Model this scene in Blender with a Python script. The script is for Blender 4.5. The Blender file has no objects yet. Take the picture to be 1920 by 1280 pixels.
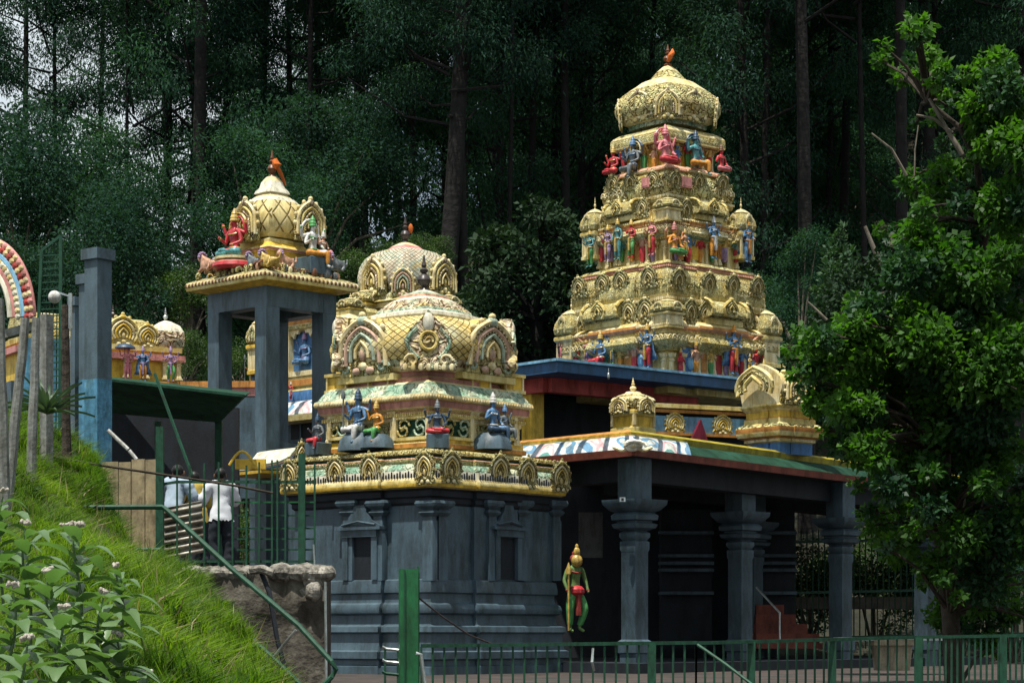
import bpy, bmesh, math, random
import numpy as np
from mathutils import Vector, Matrix, noise
random.seed(7); RNG = np.random.default_rng(7)
R = math.radians; PI = math.pi
# ------------------------------------------------------------------ camera, sky, sun, exposure
F = 4200.0; YH = 1190.0; EYE = 1.6            # focal length and eye line of the photograph, in its own pixels; eye height in metres
scn = bpy.context.scene
cd = bpy.data.cameras.new('camera'); cam = bpy.data.objects.new('camera', cd); scn.collection.objects.link(cam)
cam.location = (0, 0, EYE); cam.rotation_euler = (R(90), 0, 0)
cd.sensor_width = 36; cd.lens = F/1920*36; cd.shift_y = (YH-640)/1920; cd.clip_end = 3000; cd.clip_start = .2
scn.camera = cam
SUN = Vector((-.15, -.25, .95)).normalized()
w = bpy.data.worlds.new('World'); scn.world = w; w.use_nodes = True
nt = w.node_tree; sky = nt.nodes.new('ShaderNodeTexSky'); sky.sky_type = 'NISHITA'; sky.sun_disc = False
sky.sun_elevation = math.asin(SUN.z); sky.sun_rotation = math.atan2(SUN.x, SUN.y)
sky.air_density = 1.0; sky.dust_density = 2.0
wtc = nt.nodes.new('ShaderNodeTexCoord'); wn = nt.nodes.new('ShaderNodeTexNoise'); wn.inputs['Scale'].default_value = 2.2; wn.inputs['Detail'].default_value = 7; nt.links.new(wtc.outputs['Generated'], wn.inputs['Vector'])
wr = nt.nodes.new('ShaderNodeValToRGB'); wr.color_ramp.elements[0].position = .34; wr.color_ramp.elements[1].position = .50; nt.links.new(wn.outputs[0], wr.inputs[0])
wm = nt.nodes.new('ShaderNodeMix'); wm.data_type = 'RGBA'; wm.inputs[7].default_value = (7.6, 8.4, 8.8, 1); nt.links.new(wr.outputs[0], wm.inputs[0]); nt.links.new(sky.outputs[0], wm.inputs[6])   # broken white cloud over the blue
nt.links.new(wm.outputs[2], nt.nodes['Background'].inputs[0]); nt.nodes['Background'].inputs[1].default_value = .08
sl = bpy.data.lights.new('sun', 'SUN'); sl.energy = 5.0; sl.angle = R(.5); sl.color = (1, .95, .86)
so = bpy.data.objects.new('sun', sl); scn.collection.objects.link(so); so.rotation_euler = SUN.to_track_quat('Z', 'Y').to_euler()
scn.view_settings.view_transform = 'Standard'; scn.view_settings.look = 'None'; scn.view_settings.exposure = .42; scn.view_settings.gamma = 1
scn.cycles.max_bounces = 6; scn.cycles.diffuse_bounces = 3; scn.cycles.transparent_max_bounces = 8
COL = scn.collection; HAZE = False
# ------------------------------------------------------------------ materials
MAT = {}
def _n(nt, t, **k):
    n = nt.nodes.new(t)
    for a, v in k.items():
        if a.startswith('i_'): n.inputs[a[2:].replace('_', ' ')].default_value = v
        else: setattr(n, a, v)
    return n
def c4(c): return (c[0], c[1], c[2], 1)
def M(name, col, rough=.7, col2=None, scale=3., bump=.25, bscale=25., bdist=.01, metal=0., spec=.35, pat=None, uv=False, stops=None, var=.25, fine=True, crev=(.26, .19, .10)):
    if name in MAT: return MAT[name]
    m = bpy.data.materials.new(name); m.use_nodes = True; nt = m.node_tree; L = nt.links
    b = nt.nodes['Principled BSDF']; b.inputs['Roughness'].default_value = rough; b.inputs['Metallic'].default_value = metal
    b.inputs['Specular IOR Level'].default_value = spec
    tc = _n(nt, 'ShaderNodeTexCoord'); co = tc.outputs['UV' if uv else 'Object']
    n1 = _n(nt, 'ShaderNodeTexNoise', i_Scale=scale, i_Detail=6., i_Roughness=.65); L.new(tc.outputs['Object'], n1.inputs['Vector'])
    rp = _n(nt, 'ShaderNodeValToRGB'); L.new(n1.outputs['Fac'], rp.inputs['Fac'])
    if stops is None:
        c2 = col2 or tuple(min(1, x*(1+var)) for x in col); c1 = col if col2 else tuple(x*(1-var) for x in col)
        stops = [(.35, c1), (.65, c2)]
    e = rp.color_ramp.elements
    while len(e) < len(stops): e.new(.5)
    for q, (p, c) in zip(e, stops): q.position = p; q.color = c4(c)
    out = rp.outputs['Color']; h = None
    nb = _n(nt, 'ShaderNodeTexNoise', i_Scale=bscale, i_Detail=5.); L.new(tc.outputs['Object'], nb.inputs['Vector']); h = nb.outputs['Fac']
    if pat == 'carve':          # carved stucco scrolls
        nd = _n(nt, 'ShaderNodeTexNoise', i_Scale=bscale*.35, i_Detail=2.); L.new(tc.outputs['Object'], nd.inputs['Vector'])
        mx = _n(nt, 'ShaderNodeMix', data_type='VECTOR'); mx.inputs[0].default_value = .25
        L.new(tc.outputs['Object'], mx.inputs[4]); L.new(nd.outputs['Color'], mx.inputs[5])
        v = _n(nt, 'ShaderNodeTexVoronoi', feature='DISTANCE_TO_EDGE', i_Scale=bscale); L.new(mx.outputs[1], v.inputs['Vector'])
        r2 = _n(nt, 'ShaderNodeMapRange'); r2.inputs[1].default_value = 0; r2.inputs[2].default_value = .28; L.new(v.outputs['Distance'], r2.inputs[0])
        v3 = _n(nt, 'ShaderNodeTexVoronoi', feature='F1', i_Scale=bscale); L.new(mx.outputs[1], v3.inputs['Vector'])
        wv = _n(nt, 'ShaderNodeMath', operation='SINE'); mm = _n(nt, 'ShaderNodeMath', operation='MULTIPLY'); mm.inputs[1].default_value = 26.
        L.new(v3.outputs['Distance'], mm.inputs[0]); L.new(mm.outputs[0], wv.inputs[0])
        ad = _n(nt, 'ShaderNodeMath', operation='MULTIPLY_ADD'); ad.inputs[1].default_value = .3; L.new(wv.outputs[0], ad.inputs[0]); L.new(r2.outputs[0], ad.inputs[2])
        h = ad.outputs[0]
        gr = _n(nt, 'ShaderNodeMix', data_type='RGBA', blend_type='MULTIPLY'); gr.inputs[0].default_value = 1
        rr = _n(nt, 'ShaderNodeValToRGB'); rr.color_ramp.elements[0].position = .0; rr.color_ramp.elements[0].color = c4(crev)
        rr.color_ramp.elements[1].position = .3; rr.color_ramp.elements[1].color = (1, 1, 1, 1)
        L.new(ad.outputs[0], rr.inputs[0]); L.new(out, gr.inputs[6]); L.new(rr.outputs[0], gr.inputs[7]); out = gr.outputs[2]
    if pat in ('lattice', 'scales'):
        sp = _n(nt, 'ShaderNodeSeparateXYZ'); L.new(co, sp.inputs[0]); ms = []
        for op in ('ADD', 'SUBTRACT'):
            yy = _n(nt, 'ShaderNodeMath', operation='MULTIPLY'); yy.inputs[1].default_value = .8 if pat == 'lattice' else 1.5; L.new(sp.outputs[1], yy.inputs[0])
            a = _n(nt, 'ShaderNodeMath', operation=op); L.new(sp.outputs[0], a.inputs[0]); L.new(yy.outputs[0], a.inputs[1])
            s = _n(nt, 'ShaderNodeMath', operation='MULTIPLY'); s.inputs[1].default_value = bscale; L.new(a.outputs[0], s.inputs[0])
            f = _n(nt, 'ShaderNodeMath', operation='PINGPONG'); f.inputs[1].default_value = .5; L.new(s.outputs[0], f.inputs[0]); ms.append(f)
        mn = _n(nt, 'ShaderNodeMath', operation='MINIMUM'); L.new(ms[0].outputs[0], mn.inputs[0]); L.new(ms[1].outputs[0], mn.inputs[1])
        r2 = _n(nt, 'ShaderNodeMapRange'); r2.inputs[2].default_value = .1; L.new(mn.outputs[0], r2.inputs[0]); h = r2.outputs[0]
        gr = _n(nt, 'ShaderNodeMix', data_type='RGBA', blend_type='MULTIPLY'); gr.inputs[0].default_value = 1
        rr = _n(nt, 'ShaderNodeValToRGB'); rr.color_ramp.elements[0].color = (.42, .33, .18, 1); rr.color_ramp.elements[1].color = (1, 1, 1, 1); rr.color_ramp.elements[1].position = .9
        L.new(r2.outputs[0], rr.inputs[0]); L.new(out, gr.inputs[6]); L.new(rr.outputs[0], gr.inputs[7]); out = gr.outputs[2]
    if pat == 'swirl':          # hand painted flowing scrolls of the eave
        wv = _n(nt, 'ShaderNodeTexWave', wave_type='BANDS', bands_direction='X', i_Scale=bscale, i_Distortion=7., i_Detail=1.); wv.inputs['Detail Scale'].default_value = .9; L.new(co, wv.inputs['Vector'])
        n4 = _n(nt, 'ShaderNodeTexNoise', i_Scale=1.5, i_Detail=1.); L.new(co, n4.inputs['Vector']); rr = _n(nt, 'ShaderNodeValToRGB'); e2 = rr.color_ramp.elements; rr.color_ramp.interpolation = 'CONSTANT'
        for q in [(.40, (.14, .3, .46)), (.46, (.66, .7, .68)), (.53, (.62, .4, .42)), (.58, (.64, .68, .62)), (.62, (.1, .3, .26))]: x = e2.new(q[0]); x.color = c4(q[1])
        e2[0].color = c4((.6, .64, .62)); e2[-1].color = c4((.5, .22, .15)); L.new(n4.outputs['Fac'], rr.inputs[0])
        r5 = _n(nt, 'ShaderNodeValToRGB'); r5.color_ramp.elements[0].position = .07; r5.color_ramp.elements[0].color = (.1, .13, .17, 1); r5.color_ramp.elements[1].position = .16
        L.new(wv.outputs['Fac'], r5.inputs[0]); g5 = _n(nt, 'ShaderNodeMix', data_type='RGBA', blend_type='MULTIPLY'); g5.inputs[0].default_value = 1; L.new(rr.outputs[0], g5.inputs[6]); L.new(r5.outputs[0], g5.inputs[7]); out = g5.outputs[2]; h = wv.outputs['Fac']
    if pat == 'streaks':        # rain streaks and patchy repainting on the slate walls
        mp5 = _n(nt, 'ShaderNodeMapping'); mp5.inputs['Scale'].default_value = (5, 5, .35); L.new(tc.outputs['Object'], mp5.inputs[0]); n5 = _n(nt, 'ShaderNodeTexNoise', i_Scale=1., i_Detail=5.); L.new(mp5.outputs[0], n5.inputs['Vector'])
        r5 = _n(nt, 'ShaderNodeValToRGB'); r5.color_ramp.elements[0].position = .36; r5.color_ramp.elements[0].color = (.88, .88, .87, 1); r5.color_ramp.elements[1].position = .62; r5.color_ramp.elements[1].color = (1.1, 1.1, 1.1, 1)
        L.new(n5.outputs[0], r5.inputs[0]); g5 = _n(nt, 'ShaderNodeMix', data_type='RGBA', blend_type='MULTIPLY'); g5.inputs[0].default_value = 1; L.new(out, g5.inputs[6]); L.new(r5.outputs[0], g5.inputs[7]); out = g5.outputs[2]
    if pat == 'planks':
        pass
    if fine:                    # grime, streaks down the surface
        n3 = _n(nt, 'ShaderNodeTexNoise', i_Scale=scale*1.7, i_Detail=8., i_Roughness=.75)
        mpn = _n(nt, 'ShaderNodeMapping'); mpn.inputs['Scale'].default_value = (1.6, 1.6, .45); L.new(tc.outputs['Object'], mpn.inputs[0]); L.new(mpn.outputs[0], n3.inputs['Vector'])
        r3 = _n(nt, 'ShaderNodeValToRGB'); r3.color_ramp.elements[0].position = .33; r3.color_ramp.elements[0].color = (.42, .40, .34, 1); r3.color_ramp.elements[1].position = .55; r3.color_ramp.elements[1].color = (1, 1, 1, 1)
        g3 = _n(nt, 'ShaderNodeMix', data_type='RGBA', blend_type='MULTIPLY'); g3.inputs[0].default_value = 1
        L.new(n3.outputs[0], r3.inputs[0]); L.new(out, g3.inputs[6]); L.new(r3.outputs[0], g3.inputs[7]); out = g3.outputs[2]
    L.new(out, b.inputs['Base Color'])
    bp = _n(nt, 'ShaderNodeBump'); bp.inputs['Strength'].default_value = bump; bp.inputs['Distance'].default_value = bdist
    L.new(h, bp.inputs['Height']); L.new(bp.outputs[0], b.inputs['Normal'])
    MAT[name] = m; return m
def leafmat(name, c1, c2, trans=.35, rough=.45, spec=.4, tcol=None):
    if name in MAT: return MAT[name]
    m = bpy.data.materials.new(name); m.use_nodes = True; nt = m.node_tree; L = nt.links
    b = nt.nodes['Principled BSDF']; o = nt.nodes['Material Output']; b.inputs['Roughness'].default_value = rough; b.inputs['Specular IOR Level'].default_value = spec
    g = _n(nt, 'ShaderNodeNewGeometry'); tc = _n(nt, 'ShaderNodeTexCoord')
    n1 = _n(nt, 'ShaderNodeTexNoise', i_Scale=.5, i_Detail=3.); L.new(tc.outputs['Object'], n1.inputs['Vector'])
    a = _n(nt, 'ShaderNodeMath', operation='MULTIPLY_ADD'); a.inputs[1].default_value = .5
    L.new(g.outputs['Random Per Island'], a.inputs[0])
    a2 = _n(nt, 'ShaderNodeMath', operation='MULTIPLY_ADD'); a2.inputs[1].default_value = 2.; a2.inputs[2].default_value = -.75; L.new(n1.outputs['Fac'], a2.inputs[0]); L.new(a2.outputs[0], a.inputs[2])
    mx = _n(nt, 'ShaderNodeMix', data_type='RGBA'); mx.inputs[6].default_value = c4(c1); mx.inputs[7].default_value = c4(c2); L.new(a.outputs[0], mx.inputs[0]); mx.clamp_factor = True
    L.new(mx.outputs[2], b.inputs['Base Color'])
    t = _n(nt, 'ShaderNodeBsdfTranslucent'); tm = _n(nt, 'ShaderNodeMix', data_type='RGBA', blend_type='MULTIPLY'); tm.inputs[0].default_value = 1; tm.inputs[7].default_value = c4(tcol or (1.6, 1.9, .6)); L.new(mx.outputs[2], tm.inputs[6]); L.new(tm.outputs[2], t.inputs[0])
    ms = _n(nt, 'ShaderNodeMixShader'); ms.inputs[0].default_value = trans; L.new(b.outputs[0], ms.inputs[1]); L.new(t.outputs[0], ms.inputs[2]); L.new(ms.outputs[0], o.inputs[0])
    MAT[name] = m; return m
GOLD = M('gold', (.50, .37, .10), stops=[(.3, (.44, .30, .06)), (.5, (.63, .51, .19)), (.68, (.70, .63, .34))], scale=2.2, rough=.62, spec=.25, bump=.4, bscale=14, bdist=.02)
CARVE = M('carved_gold', (.5, .4, .15), stops=[(.3, (.48, .34, .08)), (.45, (.67, .57, .25)), (.58, (.54, .54, .24)), (.7, (.78, .73, .5))], scale=2.6, rough=.62, spec=.25, bump=.9, bscale=9, bdist=.05, pat='carve')
CARVEP = M('carved_pastel', (.5, .4, .15), stops=[(.34, (.58, .40, .12)), (.44, (.70, .60, .30)), (.5, (.62, .45, .33)), (.56, (.70, .66, .44)), (.63, (.46, .54, .38)), (.7, (.74, .69, .5))], scale=2.6, rough=.62, spec=.25, bump=.9, bscale=8, bdist=.05, pat='carve')
GREENC = M('pale_green_cornice', (.45, .5, .25), stops=[(.36, (.52, .39, .09)), (.47, (.66, .57, .25)), (.54, (.55, .51, .22)), (.64, (.76, .72, .46))], scale=3.2, rough=.6, spec=.25, bump=.7, bscale=15, bdist=.03, pat='carve', crev=(.5, .45, .32))
MINT = M('mint', (.26, .46, .34), stops=[(.4, (.2, .36, .25)), (.52, (.38, .48, .35)), (.62, (.6, .6, .42))], scale=4, rough=.5, pat='carve', crev=(.4, .42, .35), bscale=9, bump=.5, bdist=.03)
CREAM = M('cream_trim', (.60, .52, .32), stops=[(.35, (.62, .46, .17)), (.6, (.78, .70, .44))], scale=3, rough=.5)
PALE = M('pale_stucco', (.66, .63, .5), scale=4, rough=.5, var=.12)
LATT = M('gold_lattice', (.45, .36, .13), stops=[(.35, (.52, .36, .09)), (.6, (.72, .62, .3))], scale=2, rough=.6, spec=.25, bump=1., bscale=3.2, bdist=.03, pat='lattice', uv=True)
SCALE = M('gold_scales', (.45, .36, .13), stops=[(.38, (.58, .42, .12)), (.55, (.72, .6, .28)), (.66, (.6, .58, .38))], scale=2, rough=.6, spec=.25, bump=1., bscale=5.5, bdist=.03, pat='scales', uv=True)
SCALEP = M('pastel_scales', (.45, .36, .13), stops=[(.38, (.62, .5, .24)), (.46, (.42, .5, .4)), (.52, (.66, .62, .46)), (.58, (.62, .5, .36)), (.66, (.52, .56, .46))], scale=3, rough=.45, spec=.5, bump=1., bscale=8, bdist=.03, pat='scales', uv=True)
ORANGE = M('ochre_orange', (.50, .22, .05), scale=3, rough=.6)
YELLOW = M('yellow_paint', (.64, .42, .05), scale=3, rough=.55)
RED = M('red_paint', (.42, .05, .04), scale=3, rough=.5); PINK = M('pink_paint', (.58, .24, .22), scale=3, rough=.5); ROSE = M('rose_band', (.42, .19, .15), scale=3, rough=.6)
SALMON = M('salmon', (.6, .33, .22), scale=3); BLUE = M('blue_paint', (.05, .15, .33), scale=3, rough=.5); LBLUE = M('sky_blue_paint', (.18, .38, .55), scale=2, rough=.5)
SLATE = M('slate_paint', (.062, .100, .128), scale=1.6, rough=.5, var=.2, bump=.25, pat='streaks'); SLATED = M('dark_slate_and_shade', (.014, .019, .027), scale=1.5, rough=.7)  # SLATED: near-black slate, carries painted-in shade on hall interior and shed wall
NAVY = M('navy_slab', (.02, .085, .19), scale=1, rough=.5); REDB = M('red_beam', (.46, .08, .07), scale=2, rough=.7)
MAROON = M('maroon_paint', (.22, .06, .04), scale=2, rough=.6); DGREEN = M('dark_green_paint', (.016, .055, .034), scale=1.5, rough=.85, spec=.1); OLIVE = M('olive_yellow', (.34, .28, .03), scale=2, rough=.5)
METG = M('green_metal', (.012, .065, .036), stops=[(.28, (.05, .025, .012)), (.36, (.010, .055, .03)), (.62, (.016, .08, .045))], scale=9, rough=.6, spec=.3, bump=.1); METG2 = M('bright_green_metal', (.012, .12, .04), scale=3, rough=.5, spec=.4, bump=.1)
STEEL = M('pale_metal', (.5, .55, .55), scale=4, rough=.3, metal=.7); BROWN = M('brown_bronze', (.16, .065, .03), scale=6, rough=.4); DARK = M('dark_bronze', (.045, .035, .035), scale=8, rough=.4)
CONC = M('stained_concrete', (.12, .11, .09), stops=[(.3, (.035, .03, .024)), (.5, (.09, .08, .065)), (.68, (.2, .185, .15))], scale=2.2, rough=.95, bump=.8, bscale=12, bdist=.03)
STONE = M('rough_stone', (.25, .24, .2), stops=[(.35, (.06, .055, .045)), (.6, (.34, .32, .28))], scale=6, rough=.95, bump=1, bscale=14, bdist=.04)
WOODP = M('wood_plank', (.36, .29, .17), stops=[(.3, (.16, .13, .08)), (.6, (.42, .34, .2))], scale=3, rough=.8, bump=.3); POSTW = M('grey_timber', (.2, .205, .19), scale=5, rough=.9, bump=.6); BARK = M('bark', (.012, .011, .010), scale=3, rough=.95, bump=.8, bscale=8, bdist=.05)
BARKP = M('pale_bark', (.16, .14, .11), scale=6, rough=.9); BARKB = M('brown_bark', (.05, .04, .03), scale=2, rough=.95, bump=.8, bscale=8, bdist=.05)
WHITE = M('white_cloth', (.62, .64, .68), scale=3, rough=.85, var=.06, fine=False); LBSH = M('light_blue_cloth', (.3, .38, .46), rough=.85, fine=False); TROU = M('navy_trousers', (.018, .022, .03), rough=.9, fine=False); SKIN = M('brown_skin', (.14, .075, .045), rough=.5, fine=False); HAIR = M('black_hair', (.008, .007, .007), rough=.5, fine=False)
YSH = M('yellow_cloth', (.4, .3, .06), rough=.85, fine=False)
GROUND = M('red_paving', (.2, .09, .07), stops=[(.35, (.022, .026, .024)), (.6, (.07, .05, .044))], scale=1.2, rough=.8); SOIL = M('forest_soil', (.02, .022, .012), scale=.4, rough=1, stops=[(.35, (.012, .016, .009)), (.6, (.035, .032, .02))])
ZINC = M('zinc_sheet', (.30, .26, .2), stops=[(.35, (.16, .12, .09)), (.6, (.4, .38, .33))], scale=3, rough=.5, metal=.3)
SWIRL = M('painted_scrolls', (.5, .5, .5), pat='swirl', uv=True, bscale=.5, rough=.25, spec=.6, scale=2); BLUEW = M('weathered_blue', (.07, .24, .38), stops=[(.35, (.04, .13, .2)), (.55, (.09, .27, .42)), (.7, (.2, .4, .5))], scale=3, rough=.8)
SLATEP = M('slate_blue_pillar', (.075, .115, .14), scale=1, rough=.7, pat='streaks')
SWHITE = M('statue_white', (.6, .6, .58), scale=6, rough=.45); SBLUE = M('statue_blue', (.09, .2, .36), scale=9, rough=.4, var=.4); SDBLUE = M('statue_dark_blue', (.035, .07, .12), scale=9, rough=.4, var=.4); STEAL = M('statue_teal', (.08, .26, .28), scale=9, rough=.4, var=.4); SGREEN = M('statue_green', (.08, .3, .09), scale=5, rough=.45, var=.3); SPURP = M('statue_purple', (.3, .2, .34), scale=9, rough=.4, var=.3)
SGREY = M('statue_grey', (.14, .16, .17), scale=9, rough=.4, var=.4); SORG = M('statue_orange', (.6, .26, .04), scale=6, rough=.45); SGOLD = M('statue_gold', (.5, .34, .08), scale=9, rough=.35, spec=.6, var=.4); SFLESH = M('statue_flesh', (.5, .28, .18), scale=9, rough=.45, var=.3); SRED = M('statue_red', (.5, .04, .05), scale=6, rough=.4); SPINK = M('statue_pink', (.6, .2, .22), scale=6, rough=.4); BLACK = M('black_paint', (.01, .01, .012), fine=False)
RAG = M('orange_rag', (.5, .12, .02), rough=.9)
# ------------------------------------------------------------------ mesh tools
def tag(o, label=None, cat=None, group=None, kind=None):
    if label: o['label'] = label
    if cat: o['category'] = cat
    if group: o['group'] = group
    if kind: o['kind'] = kind
    return o
def empty(name, loc=(0, 0, 0), rz=0, label=None, cat=None, group=None):
    o = bpy.data.objects.new(name, None); COL.objects.link(o); o.location = loc; o.rotation_euler = (0, 0, rz); o.empty_display_size = .2
    return tag(o, label, cat, group)
def inst(name, me, parent=None, loc=(0, 0, 0), rot=(0, 0, 0), scale=(1, 1, 1)):
    o = bpy.data.objects.new(name, me); COL.objects.link(o); o.location = loc; o.rotation_euler = rot
    o.scale = scale if hasattr(scale, '__len__') else (scale,)*3
    if parent: o.parent = parent
    return o
def rot2(p, a): return (p[0]*math.cos(a)-p[1]*math.sin(a), p[0]*math.sin(a)+p[1]*math.cos(a))
SQ = [(-1, -1), (1, -1), (1, 1), (-1, 1)]
def sides(seq):
    out = []
    for k in range(4):
        for (t, d) in seq: out.append(rot2((t, -d), k*PI/2))
    return out
REDENT = sides([(-.66, 1), (-.66, .93), (-.44, .93), (-.44, 1.03), (.44, 1.03), (.44, .93), (.66, .93), (.66, 1), (1, 1)])
REDENT2 = sides([(-.36, 1), (-.36, 1.045), (.36, 1.045), (.36, 1), (1, 1)])
BSQ = sides([(t, 1+.13*math.cos(t*PI/2)) for t in (-.85, -.65, -.45, -.22, 0, .22, .45, .65, .85, 1)])
def circ(n): return [(math.cos(2*PI*(k+.5)/n), math.sin(2*PI*(k+.5)/n)) for k in range(n)]
class MB:
    def __init__(s): s.v = []; s.f = []; s.m = []; s.uv = []; s.mats = []; s.T = Matrix()
    def mi(s, m):
        if m not in s.mats: s.mats.append(m)
        return s.mats.index(m)
    def add(s, vs, fs, m, uvs=None):
        b = len(s.v); T = s.T; k = s.mi(m)
        s.v += [tuple(T @ Vector(p)) for p in vs]
        for i, f in enumerate(fs):
            s.f.append([b+q for q in f]); s.m.append(k); s.uv.append(uvs[i] if uvs else [(vs[q][0]+vs[q][1], vs[q][2]) for q in f])
        return s
    def box(s, c, d, m, rz=0, taper=1.):
        x, y, z = d[0]/2, d[1]/2, d[2]/2; vs = []
        for k, zz in ((1, -z), (taper, z)):
            for (a, b) in SQ:
                p = rot2((a*x*k, b*y*k), rz); vs.append((c[0]+p[0], c[1]+p[1], c[2]+zz))
        return s.add(vs, [(3, 2, 1, 0), (4, 5, 6, 7), (0, 1, 5, 4), (1, 2, 6, 5), (2, 3, 7, 6), (3, 0, 4, 7)], m)
    def bar(s, a, b, wx, m, wy=None, up=(0, 0, 1)):     # square bar between two points
        a = Vector(a); b = Vector(b); d = (b-a).normalized(); u = Vector(up)
        if abs(d.dot(u)) > .95: u = Vector((0, 1, 0))
        sx = d.cross(u).normalized()*wx/2; sy = d.cross(sx).normalized()*(wy or wx)/2
        vs = [a-sx-sy, a+sx-sy, a+sx+sy, a-sx+sy, b-sx-sy, b+sx-sy, b+sx+sy, b-sx+sy]
        return s.add(vs, [(3, 2, 1, 0), (4, 5, 6, 7), (0, 1, 5, 4), (1, 2, 6, 5), (2, 3, 7, 6), (3, 0, 4, 7)], m)
    def loft(s, plan, prof, m, ms=None, c=(0, 0), cap=True, jit=0):
        n = len(plan); vs = []; fs = []; us = []; u = [0]
        for k in range(n): u.append(u[-1]+math.dist(plan[k], plan[(k+1) % n]))
        hm = max(p[0] for p in prof); vv = [0]
        for k in range(1, len(prof)): vv.append(vv[-1]+math.dist(prof[k], prof[k-1]))
        for (h, z) in prof:
            for p in plan: vs.append((c[0]+p[0]*h, c[1]+p[1]*h, z))
        for j in range(len(prof)-1):
            sub = []; su = []
            for k in range(n):
                q = (k+1) % n; sub.append((j*n+k, j*n+q, (j+1)*n+q, (j+1)*n+k))
                su.append([(u[k]*hm, vv[j]), (u[k+1]*hm, vv[j]), (u[k+1]*hm, vv[j+1]), (u[k]*hm, vv[j+1])])
            fs += sub; us += su
        b = len(s.f); s.add(vs, fs, m, us)
        if ms:
            for j, mm in enumerate(ms):
                if mm is not None:
                    for k in range(n): s.m[b+j*n+k] = s.mi(mm)
        if cap:
            L = len(prof)-1; bb = len(s.v)-len(vs)
            s.f.append([bb+k for k in range(n-1, -1, -1)]); s.m.append(s.mi(m)); s.uv.append([plan[k] for k in range(n-1, -1, -1)])
            s.f.append([bb+L*n+k for k in range(n)]); s.m.append(s.m[b+(L-1)*n]); s.uv.append([plan[k] for k in range(n)])
        return s
    def tube(s, pts, rad, m, n=7, closed=False):
        pts = [Vector(p) for p in pts]; vs = []; fs = []; up = Vector((.13, .2, 1)).normalized(); N = len(pts)
        if not hasattr(rad, '__len__'): rad = [rad]*N
        for i, p in enumerate(pts):
            d = (pts[min(i+1, N-1)]-pts[max(i-1, 0)]).normalized(); a = d.cross(up)
            if a.length < .1: a = d.cross(Vector((1, 0, 0)))
            a.normalize(); b = a.cross(d)
            for k in range(n):
                t = 2*PI*k/n; vs.append(p+(a*math.cos(t)+b*math.sin(t))*rad[i])
        for i in range(N-1):
            for k in range(n): fs.append((i*n+k, i*n+(k+1) % n, (i+1)*n+(k+1) % n, (i+1)*n+k))
        fs.append(tuple(range(n-1, -1, -1))); fs.append(tuple(range((N-1)*n, N*n)))
        return s.add(vs, fs, m)
    def ball(s, c, r, m, n=8, k=5):
        r = r if hasattr(r, '__len__') else (r,)*3; vs = []; fs = []
        for j in range(k+1):
            a = -PI/2+PI*j/k; cr = max(math.cos(a), .02)
            for i in range(n): t = 2*PI*i/n; vs.append((c[0]+r[0]*cr*math.cos(t), c[1]+r[1]*cr*math.sin(t), c[2]+r[2]*math.sin(a)))
        for j in range(k):
            for i in range(n): fs.append((j*n+i, j*n+(i+1) % n, (j+1)*n+(i+1) % n, (j+1)*n+i))
        fs.append(tuple(range(n-1, -1, -1))); fs.append(tuple(range(k*n, k*n+n)))
        return s.add(vs, fs, m)
    def poly(s, pts, y0, y1, m):        # outline in x,z extruded along y
        n = len(pts); vs = [(p[0], y0, p[1]) for p in pts]+[(p[0], y1, p[1]) for p in pts]
        fs = [tuple(range(n)), tuple(range(2*n-1, n-1, -1))]+[(i, i+n, (i+1) % n+n, (i+1) % n) for i in range(n)]
        return s.add(vs, fs, m)
    def slab(s, pts, z0, z1, m, mside=None):       # plan polygon between heights (z0/z1 numbers or per-point lists)
        n = len(pts); a = z0 if hasattr(z0, '__len__') else [z0]*n; b = z1 if hasattr(z1, '__len__') else [z1]*n
        vs = [(p[0], p[1], a[i]) for i, p in enumerate(pts)]+[(p[0], p[1], b[i]) for i, p in enumerate(pts)]
        s.add(vs, [tuple(range(n-1, -1, -1)), tuple(range(n, 2*n))]+[(i, (i+1) % n, (i+1) % n+n, i+n) for i in range(n)], m); return s
    def mesh(s, name, smooth=35):
        me = bpy.data.meshes.new(name); me.from_pydata(s.v, [], s.f); me.polygons.foreach_set('material_index', s.m)
        for m in s.mats: me.materials.append(m)
        ul = me.uv_layers.new(name='uv'); flat = [c for f in s.uv for p in f for c in p]; ul.data.foreach_set('uv', flat)
        me.update()
        if smooth:
            me.polygons.foreach_set('use_smooth', [True]*len(me.polygons)); me.set_sharp_from_angle(angle=R(smooth))
        return me
    def build(s, name, parent=None, smooth=35, **k): return inst(name, s.mesh(name, smooth), parent, **k)
def at(px, py, Y): return Vector(((px-960)/F*Y, Y, EYE+(YH-py)/F*Y))
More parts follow.
